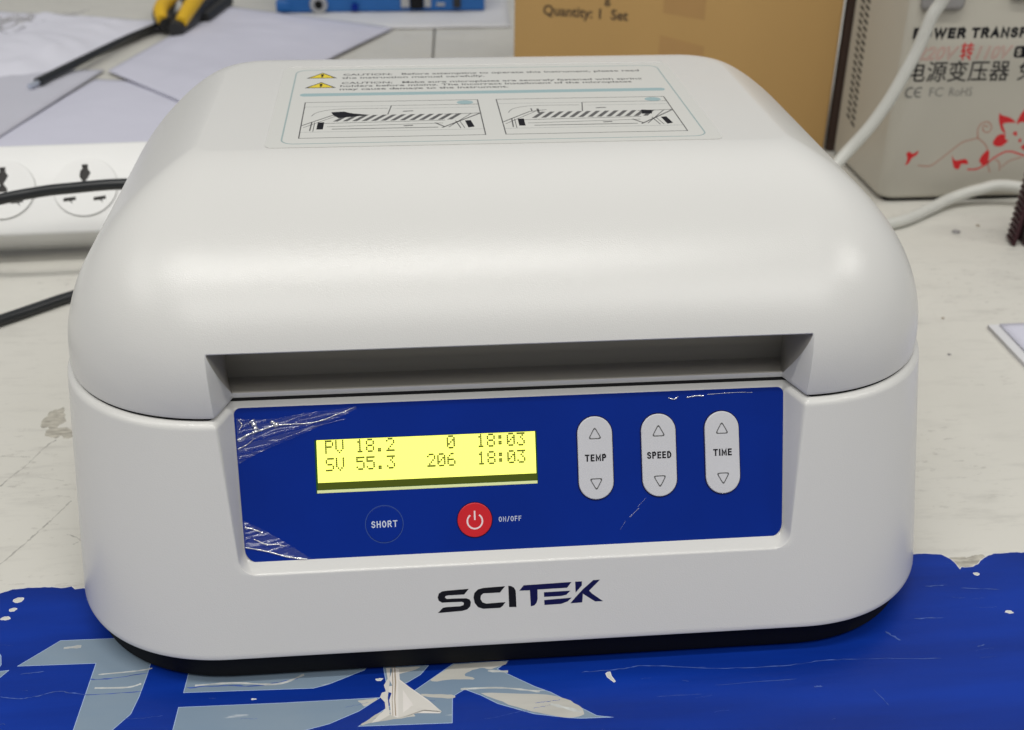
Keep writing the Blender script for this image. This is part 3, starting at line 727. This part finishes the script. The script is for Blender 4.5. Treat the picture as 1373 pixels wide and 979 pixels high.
# --- buttons
def tri(cx, cy, s, up, r=.7):
    pts = [(cx - s, cy - s*.85), (cx + s, cy - s*.85), (cx, cy + s*.95)]
    if not up: pts = [(x, 2*cy - y) for x, y in pts][::-1]
    out = []
    n = 3
    for i in range(n):
        p = Vector(pts[i]); a = Vector(pts[i-1]); b = Vector(pts[(i+1) % n])
        u = (a - p).normalized()*1.1; v = (b - p).normalized()*1.1
        for k in range(6):
            t = k/5; out.append(tuple((p + u)*(1-t)**2 + p*2*t*(1-t) + (p + v)*t*t))
    return out
def inset_loop(pts, d):
    c = sum((Vector(p) for p in pts), Vector((0, 0))) / len(pts); R0 = max((Vector(p)-c).length for p in pts)
    return [tuple(c + (Vector(p) - c)*(1 - d/R0*1.9)) for p in pts]
for cx, s in ((27.6, "TEMP"), (50.0, "SPEED"), (72.5, "TIME")):
    b = shape("rocker_button", [rrect(cx - 6.1, 16.3, cx + 6.1, 45.2, 6.05, 14)], PF, 0.0, 0.75, M['button'], inst, bevel=.35)
    b["label"] = "grey oval rocker button marked " + s
    shape("dark_outline", [rrect(cx - 6.45, 15.95, cx + 6.45, 45.55, 6.4, 14), rrect(cx - 5.9, 16.5, cx + 5.9, 45.0, 5.85, 14)], PF, 0.0, 0.06, M['navy'], b)
    for cy, up in ((39.4, True), (21.6, False)):
        t = tri(cx, cy, 2.45, up); shape("arrow_mark", [t, inset_loop(t, .30)], PF, 0.76, .03, M['ink_soft'], b)
    wd = {"TEMP": 3.75, "SPEED": 4.3, "TIME": 3.3}[s]
    stroke_text("button_text", s, PF, cx - wd, cx + wd, 29.6, 2.45, 0.78, M['ink'], b, wt=.235, gap=.17)
sb = shape("short_button", [circle(-46.0, 11.2, 6.2)], PF, 0.0, .22, M['blue_panel'], inst, bevel=.1)
sb["label"] = "round blue membrane button marked SHORT"
shape("button_ring", [circle(-46.0, 11.2, 6.55, 60), circle(-46.0, 11.2, 6.3, 60)], PF, 0.02, .06, M['ring'], sb)
stroke_text("button_text", "SHORT", PF, -50.4, -41.5, 10.1, 2.3, 0.26, M['white_ink'], sb, wt=.16)
pb = shape("power_button", [circle(-15.0, 11.2, 5.95)], PF, 0.0, .45, M['red'], inst, bevel=.25)
pb["label"] = "round red power button"
shape("dark_outline", [circle(-15.0, 11.2, 6.25, 60), circle(-15.0, 11.2, 5.8, 60)], PF, 0.0, .06, M['navy'], pb)
arc = [(-15.0 + 2.6*math.sin(math.radians(a)), 10.8 + 2.6*math.cos(math.radians(a))) for a in range(36, 325, 12)]
M['sym'] = mat("white_symbol", (0.85, 0.70, 0.70), 0.5)
shape("power_symbol", [ribbon(arc, .55)], PF, .46, .04, M['sym'], pb)
shape("power_symbol", [ribbon([(-15.0, 11.2), (-15.0, 14.4)], .55)], PF, .46, .04, M['sym'], pb)
stroke_text("panel_text", "ON/OFF", PF, -6.7, 1.1, 10.1, 1.75, .02, M['white_ink'], inst, wt=.13, gap=.24)
# --- wrinkled protective film at the panel's corners
def fold(pts, w, name="film_fold", mt='fold', h=.5):
    P = smooth_line(pts, 8); n = len(P); vs, fs = [], []
    for i, p in enumerate(P):
        a = Vector(P[max(0, i-1)]); b = Vector(P[min(n-1, i+1)]); d = (b - a).normalized(); nn = Vector((-d.y, d.x))
        t = i/(n-1); ww = (w[0]*(1-t) + w[1]*t)*(.75 + .35*math.sin(i*1.3) * .6)
        for k in range(7):
            ph = math.pi*k/6; q = Vector(p) + nn*math.cos(ph)*ww/2
            vs.append(tuple(PF.pt(q.x, q.y, .12 + math.sin(ph)*ww*h)))
    for i in range(n-1):
        for k in range(6): a = i*7+k; fs.append((a, a+1, a+8, a+7))
    return from_py(name, vs, fs, M[mt], inst, True, 80)
fold([(-94.2, 42.0), (-90, 44), (-86, 45.2), (-80.5, 46.6), (-68.7, 47.0), (-61, 49.3), (-54.7, 51.6)], (1.1, .22))
fold([(-94.2, 39.0), (-91, 40.5), (-88.5, 42.5)], (.5, .3))
fold([(-89.3, 48.6), (-88.2, 46.5), (-88.0, 44.8)], (2.6, 1.7))
fold([(-82.8, 48.0), (-80.6, 46.4)], (1.2, 2.8))
fold([(-93.6, 48.8), (-92.5, 47.2), (-93.5, 45.6)], (.4, .5))
fold([(-93, 12.4), (-90, 11.6), (-87.1, 10.2)], (.8, .7))
fold([(-93, 5.6), (-86, 3.9), (-79, 1.7), (-72.5, .5)], (.45, .9))
fold([(-90, 8.2), (-88, 7.2), (-85.5, 5.9)], (.35, .5)); fold([(-86.5, 6.4), (-82, 6.0), (-80, 5.4)], (.45, .3))
fold([(54, 50.6), (56, 50.0), (57.5, 50.9)], (.6, .5)); fold([(60.5, 50.4), (64, 50.9), (66.5, 50.8)], (.5, .8)); fold([(68, 51.2), (78, 51.5), (84, 51.3)], (.25, .15))
fold([(35.5, 5.3), (37.5, 8.2)], (.15, .25), mt='fold_faint'); fold([(39, 9.5), (42.5, 12.6)], (.6, .4), mt='fold_faint'); fold([(42, 13), (45, 16)], (.2, .2), mt='fold_faint'); fold([(-70, 45.2), (-58, 47.8)], (.2, .25), mt='fold_faint')
def film(top, bot, seed, amp, nx=90, ny=36):
    """crumpled clear film between two edge curves"""
    from mathutils import noise as N
    T = [Vector(p) for p in smooth_line(top, 12)]; B = [Vector(p) for p in smooth_line(bot, 12)]
    def at(P, t):
        k = t*(len(P)-1); i = min(int(k), len(P)-2); return P[i].lerp(P[i+1], k-i)
    vs, fs = [], []
    for i in range(nx+1):
        for j in range(ny+1):
            s_, t = i/nx, j/ny
            q = at(T, s_).lerp(at(B, s_), t)
            a1 = abs(N.noise(Vector((q.x*.05 + q.y*.12, q.y*.36 - q.x*.09, seed)))); a2 = abs(N.noise(Vector((q.x*.13, q.y*.5 - q.x*.12, seed + 3))))
            h = amp*((1 - a1*2.2)**3 if a1 < .45 else 0) + amp*.3*((1 - a2*2)**4 if a2 < .5 else 0)
            edge = min(1, s_*nx/3, (1 - s_)*5)*1.0
            vs.append(tuple(PF.pt(q.x, q.y, .14 + max(0, h)*edge)))
    for i in range(nx):
        for j in range(ny): a = i*(ny+1)+j; fs.append((a, a+1, a+ny+2, a+ny+1))
    return from_py("film_corner", vs, fs, M['film'], inst, True, 80)
film([(-94.4, 49.4), (-84, 48.8), (-70, 50.4), (-54, 52.0)], [(-94.2, 34.0), (-86, 38), (-72, 43.5), (-54, 51.0)], 1, 1.2)
film([(-93.4, 14.5), (-88, 12), (-80, 7), (-71.5, .8)], [(-93.2, 5.3), (-86, 3.7), (-79, 1.6), (-71.5, .45)], 5, .7)

# --- maker's logo on the front
FF = Frame((0, -30.2, 12), (1, 0, 0), (0, .352, .936))
for k, pts in LOGO.items():
    shape("logo_letter", [[tuple(p) for p in pts]], FF, 0.015, .05, M['ink'] if k in 'SCI' else M['navy'], inst)

# --- caution sticker on the lid
SF = Frame((0, 0, ZT), (1, 0, 0), (0, 1, 0))
st = shape("caution_sticker", [rrect(-84.5, 77.5, 84.5, 182.5, 3)], SF, 0.02, .22, M['sticker'], inst)
st["label"] = "pale caution sticker with two line drawings"
LZ = .245
def pr(name, loops, m_, off=0.0): return shape(name, loops, SF, LZ + off, .02, M[m_], st)
pr("border_line", [rrect(-79.3, 81, 79.3, 179.5, 5), rrect(-78.7, 81.6, 78.7, 178.9, 4.5)], 'border')
pr("teal_bar", [rrect(-75.6, 140.4, 75.6, 144.4, 1.9)], 'teal')
for yy in (166.6, 152.2):
    t = pr("warning_triangle", [[(-74.3, yy), (-61.3, yy), (-67.7, yy + 8.4)]], 'ink')
    pr("yellow_fill", [[(-73.0, yy + .6), (-62.6, yy + .6), (-67.7, yy + 7.4)]], 'yellow', .025)
    pr("exclamation_mark", [[(-68.1, yy + 2.4), (-67.3, yy + 2.4), (-67.1, yy + 5.8), (-68.3, yy + 5.8)], circle(-67.7, yy + 1.5, .45, 10)], 'ink', .05)
def st_text(s, x0, x1, y0): return text("caution_text", s, SF, x0, x1, y0, 2.6, LZ, M['ink_soft'], st, bold=0.02)
st_text("CAUTION:   Before attempting to operate this instrument, please read", -58.9, 70.0, 170.2)
st_text("the instruction manual carefully.", -59.3, 1.7, 165.4)
st_text("CAUTION:   Make sure microplates are securely fastened with spring", -59.2, 68.9, 157.6)
st_text("holders before mixing. The incorrect installment of the microplates", -59.7, 63.6, 153.2)
st_text("may cause damage to the instrument.", -59.8, 10.4, 148.6)
def seg(a, b, w, m_='ink_soft', off=.0): pr("drawing_line", [ribbon([a, b], w)], m_, off)
for n_, x0 in ((1, -73.1), (2, 3.6)):
    x1 = x0 + 69.5
    pr("drawing_frame", [[(x0, 87.4), (x1, 87.4), (x1, 132.2), (x0, 132.2)], [(x0 + .45, 87.8), (x1 - .45, 87.8), (x1 - .45, 131.8), (x0 + .45, 131.8)]], 'ink_soft')
    d = pr("teal_dot", [circle(x0 + 64, 128.6, 3.3, 24, 2.6)], 'teal')
    seg((x0, 126), (x0 + 34.5, 126), .22, 'ink_line'); seg((x0 + 34.5, 126), (x1, 126), .35, 'ink_soft'); seg((x0, 94.5), (x1, 94.5), .22, 'ink_line')
    pr("drawing_line", [ribbon(smooth_line([(x0 + 3.5, 114), (x0 + 6, 119), (x0 + 14, 122.5), (x0 + 33, 122.5)]), .28)], 'ink_soft')
    seg((x0 + 34.5, 125.8), (x0 + 33, 114.5), .45); seg((x0 + 35, 122), (x1 - 1, 122), .22, 'ink_line')
    for k in range(13):   # slots of the drawn heating plate
        a = x0 + 12 + k*3.65
        pr("drawing_hatch", [[(a, 106.8), (a + 1.9, 106.8), (a + 6.2, 114.2), (a + 4.4, 114.2)]], 'ink_soft', .0)
    seg((x0 + 8, 104.6), (x0 + 55, 106.0), .4); seg((x0 + 10, 100.5), (x0 + 54, 102.6), .35); seg((x0 + 12, 97.6), (x0 + 52, 97.6), .6)
    seg((x0 + .5, 102.5), (x0 + 12, 115), .55); seg((x0 + 1.2, 100), (x0 + 16, 117), .3, 'ink_soft'); seg((x0 + 12, 115), (x0 + 19, 117), .5)
    pr("drawing_block", [[(x0 + 6.2, 97.5), (x0 + 8.6, 97.5), (x0 + 8.8, 106), (x0 + 6.4, 106)]], 'ink'); seg((x0 + 3.8, 96), (x0 + 4.1, 106.5), .5); seg((x0 + 5.0, 95), (x0 + 5.2, 106), .3)
    seg((x0 + 53.5, 97), (x1 - .5, 114), .7); seg((x0 + 56, 97.5), (x1 - 4, 113.8), .4); seg((x0 + 55, 113.5), (x1 - .5, 114.3), .5)
    pr("drawing_block", [[(x0 + 63.4, 96.5), (x0 + 65.8, 97.5), (x0 + 64.8, 105.5), (x0 + 62.6, 105)]], 'ink'); seg((x0 + 60.5, 96), (x0 + 59, 105), .4); seg((x0 + 62, 96), (x0 + 60.6, 104.5), .3)
    seg((x0 + 51, 103), (x0 + 54.5, 98), .7); seg((x0 + 39, 118.2), (x0 + 43, 118.6), .9); seg((x0 + 39, 100), (x0 + 42.5, 100.4), .9)
    if n_ == 1: pr("drawing_block", [[(x0 + 12, 114.5), (x0 + 14, 111), (x0 + 26, 114.2), (x0 + 19, 116.6), (x0 + 16, 119), (x0 + 11, 118.4)]], 'ink', .03)
    else:
        pr("drawing_block", [[(x0 + 56, 109.5), (x0 + 60, 109.5), (x0 + 60.6, 114), (x0 + 56.6, 114.6)]], 'ink', .03)
        seg((x0 + 13, 115.5), (x0 + 13, 119), .5); seg((x0 + 15.5, 113), (x0 + 15.5, 118.5), .9)
# raised moulding line behind the sticker
rbox("moulded_rib", SF, -83, 83, 184.2, 186.0, -.2, .45, .3, M['shell'], inst)

# ---------------------------------------------------------------- power strip
a_ = math.radians(42)
ST = Frame((-250, 350, 0), (math.cos(math.radians(2.5)), math.sin(math.radians(2.5)), 0), (0, math.sin(a_), math.cos(a_)))
ST = Frame((-250, 350 - 29*math.cos(a_), 1 + 29*math.sin(a_)), ST.x, ST.y)
strip = empty("power_strip", -250, 350, 0, "white multi-socket power strip tilted back beside the instrument's left side", "power strip")
rbox("strip_housing", ST, -170, 105, 0, 57, -29, 0, 2.2, M['strip'], strip)
for cx in (-154, -107, -60, -16, 31, 78):
    c = cx - 3
    so = shape("socket", [circle(c, 28.5, 18.7, 56), circle(c, 28.5, 18.3, 56)], ST, 0.0, .10, M['strip_ring'], strip)
    earth = [(c - 2.6, 42.5), (c + 1.2, 42.5), (c + 1.2, 39.5), (c + 2.9, 37), (c + 1.5, 34), (c + .3, 32), (c + 2.6, 29), (c + 2.6, 26.8), (c - 4.2, 26.8), (c - 1.6, 31.5), (c - 3.6, 35), (c - 3.2, 38.5), (c - 2.0, 40)]
    pins = []
    for sx in (-1, 1):
        q = c - .2 + sx*8.6
        pins.append([(q - 3.6, 21.6), (q + 3.4, 22.4), (q + 3.6, 20.2), (q + 1.2, 19.8), (q + 1.9, 17.6), (q + .2, 19.6), (q - 3.6, 19.4)])
    shape("socket_plate", [circle(c, 28.5, 18.2, 56), earth] + pins, ST, 0.35, .9, M['strip'], so)
    shape("earth_slot", [circle(c, 33, 10.5, 24)], ST, 0.02, .12, M['strip_hole'], so)
    for p in pins:
        x0_ = min(v[0] for v in p); x1_ = max(v[0] for v in p)
        shape("pin_slot", [[(x0_ - 1, 16.5), (x1_ + 1, 16.5), (x1_ + 1, 23.5), (x0_ - 1, 23.5)]], ST, 0.16, .10, M['strip_hole'], so)

# ---------------------------------------------------------------- cables
ca = tube("power_cable", [(-420, 330, 4), (-330, 318, 30), (-264, 300, 52), (-235, 300, 57.5), (-215, 300, 59.5), (-189, 300, 61), (-165, 302, 58), (-130, 290, 44), (-100, 262, 30), (-95, 222, 25)], 3.1, M['cable_black'])
tag(ca, "black power cable draped in front of the power strip's sockets", "cable")
cb = tube("power_cable", [(-420, 150, 3.2), (-300, 212, 3.2), (-253, 252, 3.2), (-237, 266, 3.2), (-222, 279, 3.2), (-200, 292, 3.2), (-150, 300, 3.2), (-90, 270, 3.2)], 3.1, M['cable_black'])
tag(cb, "black cable lying on the bare bench below the power strip", "cable")
w1 = tube("white_cable", [(330, 300, 330), (318, 340, 230), (304, 368, 165), (297, 373, 140), (292.5, 374, 130), (288, 375, 111), (281, 375, 92), (273.5, 375, 75), (263.5, 375, 58), (249, 374, 40), (225, 360, 18), (190, 330, 4.5), (120, 300, 4.5)], 4.0, M['cable_white'])
tag(w1, "thick white cable hanging down across the beige transformer's front", "cable")
w2 = tube("white_cable", [(200, 322, 4.2), (245, 336, 4.2), (286, 352, 4.2), (310, 368, 4.6), (333, 382, 7), (352, 384, 12), (372, 382, 15), (420, 370, 8), (520, 350, 4.2)], 3.9, M['cable_white'])
tag(w2, "white cable lying along the bench at the transformer's foot", "cable")

# ---------------------------------------------------------------- transformer
tx0, tx1, ty0, ty1, tz1 = 288.5, 470, 394, 497, 215
trf = empty("voltage_transformer", (tx0 + tx1)/2, ty0, 0, "beige metal voltage transformer box with red flower print", "transformer")
loop = rrect(tx0, ty0, tx1, ty1, 9, 10)
rows = []
for zz, i in ((3.0, 3), (3.2, 1.2), (4.2, .3), (6, 0), (tz1 - 6, 0), (tz1 - 2, 1.5), (tz1, 6)):
    rows.append([(x, y, zz) for x, y in rrect(tx0 + i, ty0 + i, tx1 - i, ty1 - i, 9, 10)])
vs = [p for r in rows for p in r]; n = len(loop); fs = []
for i in range(len(rows)-1):
    for k in range(n): fs.append((i*n+k, i*n+(k+1) % n, (i+1)*n+(k+1) % n, (i+1)*n+k))
fs.append(tuple(range(n))[::-1]); fs.append(tuple(range(len(vs)-n, len(vs))))
from_py("casing", vs, fs, M['beige'], trf, True, 40)
rbox("base_plate", TOPV, tx0 + 5, tx1 - 5, ty0 + 4, ty1 - 5, .2, 4, .5, M['black'], trf)
LF = Frame((tx0, ty0, 0), (0, -1, 0), (0, 0, 1))      # left side, u runs towards the front
for k in range(34):
    z = 36.5 + k*4.75; sh_ = k*.28
    for (ya_, yb_, dz) in ((475.5, 468.5, -1.0), (466.0, 458.5, -3.4)):
        u0 = -(ya_ + sh_ - ty0); u1 = -(yb_ + sh_ - ty0); z_ = z + dz
        shape("vent_slot", [[(u0, z_ + .4), (u1, z_ - 1.0), (u1, z_ + 1.2), (u0, z_ + 2.6)]], LF, -0.05, .15, M['vent'], trf)
TF = Frame((0, ty0, 0), (1, 0, 0), (0, 0, 1))
stroke_text("front_text", "POWER", TF, 291.8, 326.5, 111.3, 6.6, .02, M['ink'], trf, wt=.24, gap=.12)
stroke_text("front_text", "TRANSFORMER", TF, 330.0, 399, 111.3, 6.6, .02, M['ink'], trf, wt=.24, gap=.12)
text("front_text", "220V", TF, 296.0, 324.0, 97.8, 8.2, .0, M['pink_ink'], trf, outline=True, shear=.25)
text("front_text", "\u8f6c", TF, 325.2, 333.8, 98.2, 8.4, .02, M['red_ink'], trf, bold=0.015)
text("front_text", "110V", TF, 336.0, 360.0, 97.8, 8.2, .0, M['pink_ink'], trf, outline=True, shear=.25)
shape("badge", [rrect(361.3, 98.3, 385, 105.8, 2)], TF, 0.02, .04, M['ink'], trf)
stroke_text("badge_text", "S", TF, 363, 366.2, 99.6, 4.6, .08, M['beige'], trf, wt=.2)
text("front_text", "\u7535\u6e90\u53d8\u538b\u5668", TF, 292.5, 361, 84.5, 10.0, .02, M['ink'], trf, bold=0.006)
text("front_text", "\u514d", TF, 367, 379, 84.5, 10.0, .02, M['ink'], trf, bold=0.006)
def ce(x0, y0, h):
    for k, cx in enumerate((x0 + h*.5, x0 + h*1.45)):
        arc_ = [(cx + h*.5*math.cos(math.radians(a)), y0 + h/2 + h*.5*math.sin(math.radians(a))) for a in range(60, 301, 15)]
        shape("certification_mark", [ribbon(arc_, h*.15)], TF, .02, .04, M['ink_soft'], trf)
    shape("certification_mark", [ribbon([(x0 + h*.98, y0 + h/2), (x0 + h*1.6, y0 + h/2)], h*.15)], TF, .02, .04, M['ink_soft'], trf)
ce(293.5, 73.4, 6.2)
text("front_text", "FC", TF, 309.5, 318.5, 73.6, 5.8, .02, M['ink_soft'], trf, bold=-.01)
text("front_text", "RoHS", TF, 323.0, 338.4, 73.6, 5.6, .02, M['ink_soft'], trf, bold=-.012)
FLOWER = [[(360.2, 62.2), (362.3, 60.1), (367.8, 58.6), (371.9, 56.1), (372.5, 54.7), (370.5, 55.0), (364.9, 54.6), (364.9, 52.5), (366.8, 49.2), (367.7, 47.3), (364.6, 49.5), (362.3, 53.5), (360.8, 57.3)], [(373.7, 54.7), (374.8, 59.4), (376.9, 63.3), (379.8, 64.4), (382.7, 60.1), (381.0, 55.0), (378.1, 55.3), (375.8, 55.0), (374.9, 53.7)], [(360.0, 41.3), (361.3, 45.0), (364.2, 47.1), (367.9, 46.6), (368.1, 43.9), (370.5, 42.5), (367.4, 39.2), (364.2, 38.5), (361.3, 39.6)], [(372.2, 47.4), (374.7, 49.0), (375.8, 46.4), (375.0, 45.7)], [(377.5, 42.3), (378.8, 44.0), (379.8, 42.5), (379.0, 40.9)], [(380.3, 37.5), (382.3, 39.8), (384.8, 38.8), (384.7, 35.0)], [(382.7, 51.7), (387.0, 54.0), (391.4, 51.5), (390.1, 46.8), (384.7, 47.4)], [(383.7, 43.6), (388.7, 42.6), (392.3, 37.7), (388.1, 36.8), (385.0, 39.8)]] + FLOWER[7:]
for pts in FLOWER: shape("flower_petal", [[tuple(p) for p in smooth_line(list(pts) + [pts[0]], 3)[:-1]]], TF, .05, .04, M['red_ink'], trf)
for i, pts in enumerate(VINES):
    P = smooth_line([tuple(p) for p in pts], 8); shape("flower_vine", [ribbon(P, .8 if i != 3 else 1.1)], TF, .0, .04, M['vine'] if i != 3 else M['red_ink'], trf)
bk = rbox("socket_block", TF, 292.5, 320.5, 129.5, 160, -1, 4.5, 3.5, M['grey_plastic'], trf, 4)
rbox("socket_block", TF, 350, 378, 135.5, 166, -1, 4.5, 3.5, M['grey_plastic'], trf, 4)

# ---------------------------------------------------------------- cardboard box
dv = Vector((227, -86, 0)).normalized(); nb = Vector((-dv.y, dv.x, 0))
cbx = empty("cardboard_box", 200, 560, 0, "brown cardboard carton with printed quantity line behind the instrument", "box")
CF = Frame((283, 498, 0), dv, (0, 0, 1))        # u from the right corner (negative leftwards), n towards the viewer
rbox("carton", CF, -243, 0, .3, 230, -170, 0, 1.2, M['cardboard'], cbx, 2)
text("printed_text", "Quantity: 1  Set", CF, -220, -154.5, 87.3, 7.4, .03, M['card_ink'], cbx, bold=0.022)
text("printed_text", "g", CF, -173, -168.3, 99.4, 7.4, .03, M['card_ink'], cbx, bold=0.022)
shape("tape", [[(-130, 40), (-96.2, 40), (-96.2, 72.6), (-129.5, 78.4)]], CF, .03, .12, M['card_tape'], cbx)
shape("tape", [[(-128.5, 95), (-97.5, 92.0), (-97.5, 230), (-128.5, 230)]], CF, .03, .12, M['card_tape'], cbx)
bb = rbox("gap_filler", TOPV, 287, 420, 500, 506, .3, 260, .8, M['gap_fill'])  # upright sheet added to make the gap beside the carton dark
tag(bb, "dark brown sheet added to fill the gap between carton and transformer", "board")

# ---------------------------------------------------------------- blue box on its foam sheet, far left of the carton
fm = sheet("foam_sheet", [(-148, 893), (84, 897), (105, 1250), (-150, 1250)], .8, M['foam'], wav=1.6, seed=3, thick=.6)
tag(fm, "white foam wrapping sheet under the blue enclosure", "wrapping")
bx = empty("blue_enclosure", -46, 1040, 8, "blue metal electronics enclosure with round connector at the back", "electronics box")
BF = Frame((0, 966, 2.2), (1, 0, 0), (0, 0, 1))
rbox("enclosure_case", BF, -150, 62, 0, 60, -150, 0, 2, M['blue_box'], bx)
rbox("mounting_ear", BF, -160, -146, 0.5, 12, -20, .5, 1.5, M['blue_box'], bx)
cn = shape("round_connector", [circle(-115, 9, 9.5, 30)], BF, 0, 4, M['steel'], bx, bevel=.8)
shape("connector_core", [circle(-115, 9, 4.5, 24)], BF, 4, 1.2, M['black'], cn)
shape("knob", [circle(-77, 6, 4, 20)], BF, 0, 4, M['blue_panel'], bx)
rbox("port", BF, -28, -19, 5, 22, 0, 3, .5, M['steel'], bx); rbox("port", BF, -18, -4, 3, 22, 0, 3, .5, M['black'], bx); rbox("port", BF, -3, 4, 5, 22, 0, 3, .5, M['steel'], bx)
rbox("port", BF, 10, 19, 6, 9, 0, 2, .5, M['steel'], bx); rbox("port", BF, 28, 36, 4, 14, 0, 3, .5, M['grip_black'], bx)

# ---------------------------------------------------------------- papers
def pap(lbl, corners, z, mt, **k):
    o = sheet("paper_sheet", corners, z, M[mt], **k); return tag(o, lbl, "paper", "loose papers behind the instrument")
pap("lilac-white paper with a straight right edge running diagonally behind the instrument", [(-292, 744), (-183, 607), (-37, 890), (-219, 998)], 2.9, 'paper', seed=1, wav=1.0, nx=34, ny=34, puff=6)
pap("lilac-white paper nearest the power strip's back edge", [(-372, 480), (-120, 480), (-120, 690), (-300, 728)], .4, 'paper', seed=5, wav=.6, nx=34, ny=34, puff=1.6)
pap("crumpled white paper at the far left under the clear bag", [(-560, 715), (-352, 715), (-258, 925), (-560, 1000)], 1.6, 'paper_white', seed=8, wav=6, puff=12, nx=40, ny=40, lift=lambda s_, t_: -7*max(0, s_ - .7)*max(0, 1 - t_))
pap("greyish paper crossed by the cut end of the black cable", [(-560, 500), (-352, 505), (-296, 752), (-560, 745)], 1.9, 'paper_grey', seed=11, wav=1.2, nx=30, ny=30, puff=5)
pr_ = sheet("paper_pad", [(284.2, 100), (420, 60), (440, 207), (286, 208)], 3.2, M['paper'], wav=.3, seed=14, thick=.4)
tag(pr_, "lilac-white sheet at the bench's right edge", "paper")
pm = shape("mat_sheet", [[(279.5, 90), (430, 50), (440, 209), (280.3, 209.5)]], TOPV, .02, 2.2, M['foam'])
tag(pm, "pale backing board under the sheet at right", "board")

# ---------------------------------------------------------------- cut black cable and pliers at the back
cc = empty("cut_cable", -335, 697, 5, "stiff black cable with a bare cut end pointing at the power strip", "cable")
tube("cable_sheath", [(-338, 690, 9), (-320, 749, 9), (-300, 813, 9), (-287, 852, 9), (-266, 905, 9), (-255, 960, 8), (-250, 1020, 8)], lambda t: 4.3 - 2.0*min(1, t*1.6), M['cable_black'], cc)
tube("bare_end", [(-342.5, 679, 9), (-338, 690, 9)], 2.2, M['copper'], cc)
pz = empty("pliers", -248, 900, 0, "pliers with yellow and black grips lying at the far edge of the papers", "pliers")
for nm, pts, r, mt in (("handle", [(-272, 985, 14), (-271, 950, 15), (-268, 905, 14), (-259, 880, 11)], 10, 'grip_black'), ("handle", [(-226, 990, 14), (-236, 945, 15), (-243, 900, 13), (-249, 862, 10)], 10.5, 'grip_black'),
                       ("grip_inlay", [(-258, 1000, 22), (-264, 955, 23), (-268, 905, 22), (-264, 880, 16)], 7.5, 'grip_yellow'), ("grip_inlay", [(-228, 1000, 22), (-236, 955, 23), (-240, 910, 22), (-244, 868, 16)], 8, 'grip_yellow')):
    tube(nm, pts, (lambda r: (lambda t: r*(.72 + .28*math.sin(math.pi*min(1, t*1.0 + .0)))))(r), M[mt], pz)
tube("jaw", [(-250, 990, 12), (-246, 1040, 10), (-243, 1090, 8)], lambda t: 13*(1 - .6*t), M['steel'], pz)
tube("handle_low_side", [(-215, 1000, 8), (-222, 960, 8), (-230, 920, 7)], 7, M['grip_black'], pz)  # extra black handle tube, lower and to the right

# ---------------------------------------------------------------- clear bag
from mathutils import noise as NZ
vs, fs = [], []
nx, ny = 34, 22
for i in range(nx+1):
    for j in range(ny+1):
        s, t = i/nx, j/ny
        x = -490 + 142*s; w_ = 66 if s < .62 else 66 - (s - .62)*150
        y = 848 + w_*t + max(0, s - .62)*235
        z = 11.5 + (6*NZ.noise(Vector((x/12, y/16, 2))) + 7*abs(NZ.noise(Vector((x/6, y/8, 5)))))*(1 if s < .7 else .45)
        vs.append((x, y, max(10.5, z)))
for i in range(nx):
    for j in range(ny): a = i*(ny+1)+j; fs.append((a, a+ny+1, a+ny+2, a+1))
bagx = from_py("clear_bag", vs, fs, M['plastic_bag'], None, True, 80)
tag(bagx, "crinkled clear plastic bag on the crumpled paper at far left", "bag")

# ---------------------------------------------------------------- finned metal piece at the right edge
hs = empty("heat_sink", 356, 330, 0, "dark maroon finned heat sink standing at the right edge of the bench", "heat sink")
HF = Frame((345, 322, 0), (math.cos(math.radians(-12)), math.sin(math.radians(-12)), 0), (0.06, 0, 1))
rbox("heat_sink_base", HF, 7, 40, .3, 66, -9, -5, .4, M['maroon'], hs)
for k in range(5): rbox("fin", HF, 1.5 + k*7.2, 3.7 + k*7.2, .3, 66, -8, 6 - (k % 2)*1.5, .5, M['maroon'], hs)
for k in range(17): rbox("ridge", HF, .4, 1.6, 2 + k*3.7, 3.6 + k*3.7, -7, 5, .2, M['maroon'], hs)
rbox("end_face", HF, 5, 40, 65.6, 66.8, -8, 1, .3, M['steel'], hs)

# ---------------------------------------------------------------- crumbs on the bench
def crumb(x, y, r, mt, lbl, seed):
    bm = bmesh.new(); bmesh.ops.create_icosphere(bm, subdivisions=2, radius=r/1000)
    rnd = random.Random(seed)
    for v in bm.verts:
        v.co *= rnd.uniform(.7, 1.25); v.co.z *= .35
    bmesh.ops.translate(bm, verts=bm.verts, vec=(x/1000, y/1000, r*.3/1000))
    me = bpy.data.meshes.new("crumb"); bm.to_mesh(me); bm.free()
    tag(link("crumb", me, M[mt]), lbl, "crumb")
crumb(319.2, 340.6, 2.6, 'grey_plastic', "dark grey crumb on the bench in front of the transformer", 1)
crumb(338.5, 350.5, 1.3, 'brown_line', "tiny brown crumb beside the white cable", 2)
crumb(355, 285, 1.6, 'crumb', "small white crumb below the heat sink", 3)
crumb(260.8, 222.9, 0.9, 'brown_line', "tiny brown crumb right of the instrument's lid", 4)
crumb(247, 182, 0.9, 'grey_plastic', "tiny grey crumb left of the right-hand sheet", 5)
